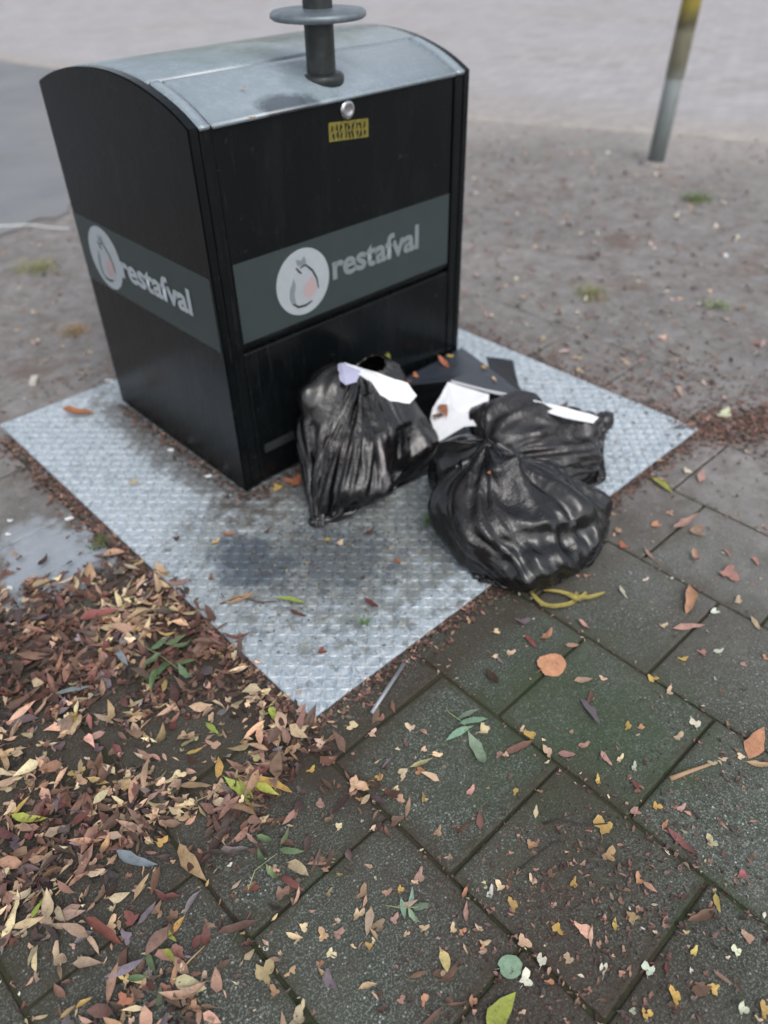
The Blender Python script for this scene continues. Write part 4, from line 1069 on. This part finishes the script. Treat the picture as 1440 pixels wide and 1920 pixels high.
# further single leaves: on the soil behind, and on top of the bed
def auto(n, uf, kinds, cols, Lf, w_=None, zadd=0):
    k_ = 0
    while k_ < n and NLEAF < 296:
        u, v = uf(); p = at(u, v, TZ)
        if BX0 - .1 < p.x < BX1 + .1 and BY0 - .1 < p.y < BY1 + .1: continue
        if 80 < u < 880 and v < 700: continue
        put_leaf((p.x, p.y), lr.choice(kinds), Lf(), lr.uniform(0, 6.28), lr.choice(cols), w_ or where(u, v, p), z=surf(p.x, p.y) + zadd); k_ += 1
auto(34, lambda: (lr.uniform(890, 1430), lr.uniform(270, 600)), 'fffo', 'cpwtcb', lambda: lr.uniform(.03, .055))
auto(10, lambda: (lr.uniform(5, 190), lr.uniform(480, 700)), 'fffo', 'cpwt', lambda: lr.uniform(.02, .04), 'on the soil left of the container')

# ---------------------------------------------------------------- leaves lying on the bags, box and card
def on_top(u, v, z, k, L, a, c, lab):
    p = at(u, v, z); q = at(u + 5 * math.cos(math.radians(a)), v - 5 * math.sin(math.radians(a)), z) - p
    o = obj('fallen_leaf', PROTO[k, lr.randrange(26 if k == 'f' else 12)]); o.location = p; o.rotation_euler = (.2, .1, math.atan2(q.y, q.x)); o.scale = (L,) * 3; o.color = jit(LC[c], lr, .08)
    tag(o, lab, 'leaf'); return o
def drop_z(u, v):
    """height of whatever stands at this spot of the photograph"""
    dg = bpy.context.evaluated_depsgraph_get()
    d = Vector(CAM_R @ np.array([(u - 720) / FPX, -(v - 960) / FPX, -1.0])).normalized()
    hit, loc, nrm, _, ob, _ = SC.ray_cast(dg, Vector(CAM_P), d)
    return loc.z + .004 if hit else .01
bpy.context.view_layer.update()
for (u, v, k, L, a, c, lab) in (
    (833, 683, 'l', .085, -42, 'u', 'curled bright orange leaf on the dark box beside the container corner'),
    (842, 668, 'f', .030, 0, 'y', 'small yellow leaf above the curled orange leaf by the container corner'),
    (778, 705, 'f', .035, 20, 'u', 'orange brown leaf in the gap behind the leaning bag'),
    (765, 716, 'o', .045, 20, 'b', 'brown leaf in the gap just behind the white sheet'),
    (906, 690, 'f', .032, 30, 'y', 'small yellow leaf lying on the dark blue box lid'),
    (928, 713, 'e', .034, -45, 'c', 'cream leaf lying low on the dark blue box lid near its corner'),
    (832, 770, 'o', .075, -60, 'u', 'rust brown curled leaf stuck on the blank white card'),
    (822, 778, 'e', .060, 20, 'b', 'brown leaf under the rust leaf on the white card'),
    (1056, 761, 'f', .035, 0, 'b', 'dark brown leaf above the white strip on the rear bag'),
    (725, 668, 'e', .050, -35, 'l', 'yellow green leaf caught between the container and the leaning bag'),
    (916, 887, 'f', .018, 0, 'u', 'tiny orange leaf stuck on the folds of the biggest bag'),
    (1098, 1080, 'f', .022, 0, 'o', 'small orange leaf stuck low on the biggest bag'),
    (470, 222, 'f', .022, 0, 't', 'small tan leaf on the front edge of the container lid'),
    (455, 165, 'f', .018, 0, 't', 'tiny tan leaf lying on the container hatch')):
    on_top(u, v, drop_z(u, v), k, L, a, c, lab)

# ---------------------------------------------------------------- seedlings, weeds, grass tufts
M_STEM = flat('pale_stem', lin(150, 158, 110), .6)
def tube_me(name, pts, r0, r1=None, n=6):
    r1 = r0 if r1 is None else r1
    vs, fs = [], []
    P = [Vector(p) for p in pts]
    for i, p in enumerate(P):
        d = (P[min(i + 1, len(P) - 1)] - P[max(0, i - 1)]).normalized(); s = d.cross(Vector((0, 0, 1)))
        if s.length < .1: s = d.cross(Vector((1, 0, 0)))
        s.normalize(); u_ = d.cross(s); r = r0 + (r1 - r0) * i / (len(P) - 1)
        for k in range(n): a = 2 * math.pi * k / n; vs.append(p + s * r * math.cos(a) + u_ * r * math.sin(a))
    for i in range(len(P) - 1):
        for k in range(n): fs.append((i * n + k, i * n + (k + 1) % n, (i + 1) * n + (k + 1) % n, (i + 1) * n + k))
    fs += [tuple(range(n))[::-1], tuple((len(P) - 1) * n + k for k in range(n))]
    return mesh(name, vs, fs, True)
def sprig(name, lab, cat, stem_px, leaves, col='g', zs=.004, stem_r=.0011):
    """stem along pixel points on the ground, leaves = (u, v, length px, angle, z, kind)"""
    p0 = at(*stem_px[0], TZ); base = Vector((p0.x, p0.y, surf(p0.x, p0.y)))
    r = empty(name, base, lab, cat)
    pts = [at(u, v, base.z + zs + .004 * (i % 2)) - base for i, (u, v) in enumerate(stem_px)]
    obj('stem', tube_me('stem', pts, stem_r, stem_r * .6), M_STEM, r)
    for (u, v, L, a, z, k) in leaves:
        zz2 = base.z + z; p = at(u, v, zz2)
        du, dv = math.cos(math.radians(a)) * L / 2, -math.sin(math.radians(a)) * L / 2
        d = at(u + du, v + dv, zz2) - at(u - du, v - dv, zz2)
        o = obj('leaf', PROTO[k, lr.randrange(26 if k == 'f' else 12)], None, r); o.location = p - base
        o.rotation_euler = (lr.gauss(0, .15), lr.gauss(-.1, .1), math.atan2(d.y, d.x)); o.scale = (d.length,) * 3; o.color = jit(LC[col], lr, .15)
    return r
sprig('seedling', 'bright green seedling with five narrow leaves on the dark tile', 'seedling', [(465, 1668), (478, 1632), (500, 1615), (520, 1600)],
      [(500, 1580, 38, -25, .012, 'e'), (535, 1568, 34, 62, .02, 'e'), (548, 1594, 48, -4, .016, 'e'), (490, 1608, 30, 110, .01, 'e'), (512, 1636, 34, -50, .008, 'e')])
sprig('seedling', 'grey green four-leaved sprig lying flat on the tile below the joint crossing', 'seedling', [(722, 1697), (750, 1702), (795, 1700)],
      [(771, 1682, 36, 82, .006, 'e'), (777, 1718, 36, -50, .006, 'e'), (790, 1700, 34, 4, .006, 'o'), (755, 1708, 44, -80, .006, 'l')], 'q')
sprig('willow_sprig', 'pale green willow sprig with long narrow leaves on the tile below the plate', 'sprig', [(833, 1322), (842, 1336), (865, 1352), (880, 1372)],
      [(893, 1410, 82, -68, .006, 'l'), (862, 1375, 60, 30, .005, 'l'), (888, 1352, 56, 14, .006, 'l'), (878, 1340, 50, 24, .003, 'l')], 'q')
sprig('ash_leaf', 'green compound leaf with pale stalk on the leaf bed beside the plate', 'leaf', [(248, 1184), (270, 1212), (305, 1232), (345, 1262)],
      [(300, 1205, 44, 30, .03, 'e'), (330, 1200, 44, 25, .03, 'e'), (285, 1240, 44, 215, .03, 'e'), (310, 1255, 50, 240, .03, 'e'), (350, 1240, 40, 10, .03, 'e'), (345, 1215, 40, 20, .028, 'e'), (290, 1275, 44, 250, .02, 'e'), (350, 1262, 36, -40, .03, 'e')], 'g', zs=.026)
sprig('twig', 'thin forked pale stalk with yellow leaves beside the seedling', 'sprig', [(358, 1506), (395, 1490), (420, 1468), (450, 1454), (475, 1460)], [(497, 1478, 60, -25, .01, 'l'), (440, 1480, 50, -55, .01, 'l')], 'l', zs=.012)
def tuft(lab, u, v, n, h, spread, col, cat='grass tuft', name='grass_tuft'):
    p = at(u, v, TZ); z = surf(p.x, p.y)
    r = empty(name, (p.x, p.y, z), lab, cat)
    vs, fs = [], []
    for _ in range(n):
        a = lr.uniform(0, 6.28); b = lr.random() * spread * .5; x, y = math.cos(a) * b, math.sin(a) * b
        a2 = lr.uniform(0, 6.28); l = h * lr.uniform(.5, 1.1); w_ = .0016; out = lr.uniform(.3, 1.3) * l
        px_, py_ = -math.sin(a2) * w_, math.cos(a2) * w_
        q = len(vs)
        for k, t_ in enumerate((0, .4, .75, 1)):
            ww = (1 - t_ * .85); cx_ = x + math.cos(a2) * out * t_ ** 1.5; cy_ = y + math.sin(a2) * out * t_ ** 1.5; cz_ = l * (t_ - .35 * t_ * t_)
            vs += [(cx_ + px_ * ww, cy_ + py_ * ww, cz_), (cx_ - px_ * ww, cy_ - py_ * ww, cz_)]
        for k in range(3): fs.append((q + 2 * k, q + 2 * k + 1, q + 2 * k + 3, q + 2 * k + 2))
    o = obj('blades', mesh('blades', vs, fs, True), flat('blade_green', lin(*col), .6, var=.3, nscale=60), r)
    o['kind'] = 'stuff'
    return r
tuft('mossy green grass tuft growing at the left rim of the steel plate', 188, 1022, 90, .03, .07, (86, 98, 52))
tuft('bright green grass tuft in the soil below the street pole', 1305, 378, 220, .07, .20, (98, 116, 62))
tuft('yellowish weed tuft in the soil left of the container', 72, 508, 240, .07, .24, (140, 142, 96))
tuft('dry pale weed tuft in the soil right of the container', 1108, 556, 200, .055, .18, (136, 138, 92))
tuft('pale green weed rosette in the soil near the far plate corner', 1345, 578, 170, .045, .12, (150, 160, 128))
tuft('dry tan grass clump in the soil close to the container', 140, 624, 170, .045, .15, (158, 134, 100))
tuft('small green grass wisp lying on the front of the steel plate', 683, 1176, 30, .03, .03, (104, 130, 84))
tuft('green grass wisp poking out under the biggest bag on the plate', 806, 988, 50, .04, .05, (96, 124, 74))
tuft('dark green grass clump under the green compound leaf', 285, 1275, 60, .03, .05, (62, 82, 40))
# yellow strap leaves under the biggest bag
for (pts, lab) in (([(990, 1102), (1010, 1128), (1045, 1138), (1078, 1128), (1082, 1108)], 'curved yellow strap leaf hooked out from under the biggest bag'),
                   ([(1020, 1105), (1068, 1112), (1105, 1122), (1135, 1108)], 'straight yellow strap leaf lying under the right side of the biggest bag'),
                   ([(1060, 1112), (1085, 1125), (1100, 1110)], 'short yellow strap leaf between the two longer ones under the bag')):
    P_ = [at(u, v, .002) for u, v in pts]; vs, fs = [], []
    for _ in range(2): P_ = [P_[0]] + [q for a, b in zip(P_, P_[1:]) for q in (a * .75 + b * .25, a * .25 + b * .75)] + [P_[-1]]
    for i, p in enumerate(P_):
        d = (P_[min(i + 1, len(P_) - 1)] - P_[max(0, i - 1)]).normalized(); s = Vector((-d.y, d.x, 0)); w_ = .0065 * (.25 + math.sin(math.pi * (i + .6) / (len(P_) + .2)))
        z = surf(p.x, p.y) + .004 + .005 * math.sin(i * .45) ** 2
        vs += [(p.x + s.x * w_, p.y + s.y * w_, z + .003), (p.x, p.y, z), (p.x - s.x * w_, p.y - s.y * w_, z + .003)]
    for i in range(len(P_) - 1): fs += [(3 * i, 3 * i + 1, 3 * i + 4, 3 * i + 3), (3 * i + 1, 3 * i + 2, 3 * i + 5, 3 * i + 4)]
    me = mesh('strap_leaf', vs, fs, True); o = obj('strap_leaf', me, M_LEAF); o.color = lin(160, 148, 84); tag(o, lab, 'leaf')

# ---------------------------------------------------------------- stick, scraps of litter, twigs
a_, b_ = at(697, 1340, TZ), at(757, 1248, TZ)
d_ = b_ - a_
t_ = tube_me('metal_strip', [(0, 0, .006), d_ * .5 + Vector((0, 0, .0065)), d_ + Vector((0, 0, .006))], .0055, .0055, 8)
o = obj('metal_strip', t_, flat('dull_aluminium', lin(150, 154, 158), .45, .4, var=.15)); o.location = (a_.x, a_.y, TZ); tag(o, 'dull grey metal rod lying beside the front corner of the steel plate', 'rod')
def scrap(u, v, L, a, col, lab, asp=.5, name='litter_scrap', h=.004):
    p = at(u, v, TZ); z = surf(p.x, p.y)
    d = at(u + 10 * math.cos(math.radians(a)), v - 10 * math.sin(math.radians(a)), TZ) - at(u, v, TZ)
    bm = bmesh.new(); n = 10; top = []; bot = []
    for i in range(n):
        t = 2 * math.pi * i / n; r = .5 * lr.uniform(.75, 1.1); x, y = L * r * math.cos(t), L * asp * r * math.sin(t)
        zt = h * lr.uniform(.6, 1.6); top.append(bm.verts.new((x, y, zt + .001))); bot.append(bm.verts.new((x, y, max(0, zt - .0015))))
    bm.faces.new(top); bm.faces.new(bot[::-1])
    for i in range(n): bm.faces.new((top[i], bot[i], bot[(i + 1) % n], top[(i + 1) % n]))
    bmesh.ops.triangulate(bm, faces=bm.faces[:])
    me = bpy.data.meshes.new(name); bm.to_mesh(me); bm.free()
    o = obj(name, me, flat('scrap_' + name, lin(*col), .6, var=.08)); o.location = (p.x, p.y, z + .0005); o.rotation_euler.z = math.atan2(d.y, d.x); tag(o, lab, 'litter'); return o
WH = (222, 224, 224)
scrap(322, 851, .028, 0, WH, 'white plastic scrap in the dirt along the container side, the far one')
scrap(392, 900, .026, 0, WH, 'white plastic scrap in the dirt along the container side, nearest its corner')
scrap(130, 974, .034, 10, WH, 'largest white paper scrap at the left rim of the steel plate')
scrap(20, 978, .020, 0, WH, 'upper of two white specks on the pale stained tile')
scrap(16, 1004, .022, 0, WH, 'lower of two white specks on the pale stained tile')
scrap(20, 1105, .026, -20, (206, 208, 206), 'whitish scrap at the upper end of the leaf bed')
scrap(272, 1098, .012, -20, WH, 'tiny white speck beside the middle of the plate rim')
scrap(1360, 482, .050, -60, WH, 'small white paper slip on the soil below the pole', .5)
scrap(205, 715, .040, 0, (205, 202, 196), 'pale scrap at the foot of the container beside the plate rim', .6)
p = at(65, 718, TZ)
o = obj('stone_chip', box_me('stone_chip', (-.032, -.014, 0), (.032, .014, .020), .004), flat('pale_stone', lin(190, 184, 176), .8, var=.15)); o.location = (p.x, p.y, surf(p.x, p.y)); d = at(72, 700, TZ) - at(60, 732, TZ); o.rotation_euler.z = math.atan2(d.y, d.x); tag(o, 'pale oblong stone chip on the soil left of the container', 'stone')
def twig(pts, r, col, lab, z0=.003):
    p0 = at(*pts[0], TZ); z = surf(p0.x, p0.y)
    P_ = [at(u, v, TZ) - p0 + Vector((0, 0, z0 + .004 * math.sin(i * 2.1) ** 2)) for i, (u, v) in enumerate(pts)]
    P_ = [Vector((q.x, q.y, q.z)) for q in P_]
    o = obj('twig', tube_me('twig', P_, r, r * .6), flat('twig_bark', lin(*col), .75)); o.location = (p0.x, p0.y, z); tag(o, lab, 'twig'); return o
twig([(-60, 428), (0, 428), (60, 425), (100, 430), (132, 433)], .006, (214, 214, 212), 'thin white stick lying on the soil left of the container')
twig([(1018, 1546), (1050, 1540), (1100, 1550), (1150, 1545)], .0022, (52, 42, 38), 'dark thin twig on the tile right of the joint crossing')
twig([(965, 1640), (1000, 1612), (1040, 1580)], .0016, (48, 42, 40), 'thin dark twig slanting beneath the other dark twig')
twig([(1256, 1462), (1290, 1450), (1330, 1436)], .006, (168, 138, 108), 'short tan stick on the tile near the right edge')
twig([(135, 1165), (150, 1130), (175, 1170), (230, 1180)], .0016, (170, 150, 110), 'curly tan stalk at the upper end of the leaf bed')
twig([(105, 1680), (125, 1660), (145, 1635), (170, 1600)], .0016, (190, 160, 120), 'straight tan stalk lying across the leaf bed')
twig([(340, 1820), (360, 1800), (385, 1776)], .0016, (180, 150, 110), 'thin tan stalk beside the green leaflets at the bottom')
twig([(235, 848), (265, 832), (285, 800)], .0016, (120, 108, 92), 'thin stalk lying on the plate left of the container')
twig([(415, 1140), (450, 1128), (490, 1138), (520, 1135)], .003, (84, 66, 54), 'dark twig lying across the dirty plate below the oil stain')

# alike leaves in one place are told apart by their order from left to right in the photograph
def px_of(o):
    q = CAM_R.T @ (np.array(o.matrix_world.translation) - CAM_P); return 720 + FPX * q[0] / -q[2]
bpy.context.view_layer.update()
by = {}
for o in COL.objects:
    if o.name.startswith('fallen_leaf') and o.get('label'): by.setdefault(o['label'], []).append(o)
ORD = ['leftmost', 'second from left', 'third from left', 'fourth from left', 'fifth from left', 'sixth from left', 'seventh from left', 'eighth from left', 'ninth from left', 'tenth from left']
for lab, os_ in by.items():
    if len(os_) < 2:
        if 'group' in os_[0]: del os_[0]['group']
        continue
    os_.sort(key=px_of); n = len(os_)
    for i, o in enumerate(os_):
        w_ = 'rightmost' if i == n - 1 else ORD[i] if i <= n // 2 and i < 10 else ORD[n - 1 - i].replace('left', 'right')
        if w_ == 'leftmost' and i: w_ = 'rightmost'
        o['label'] = (f'{w_}, {lab}' if len(lab.split()) < 14 or ' ' not in w_ else f'{w_} {lab}'.replace(' the ', ' '))
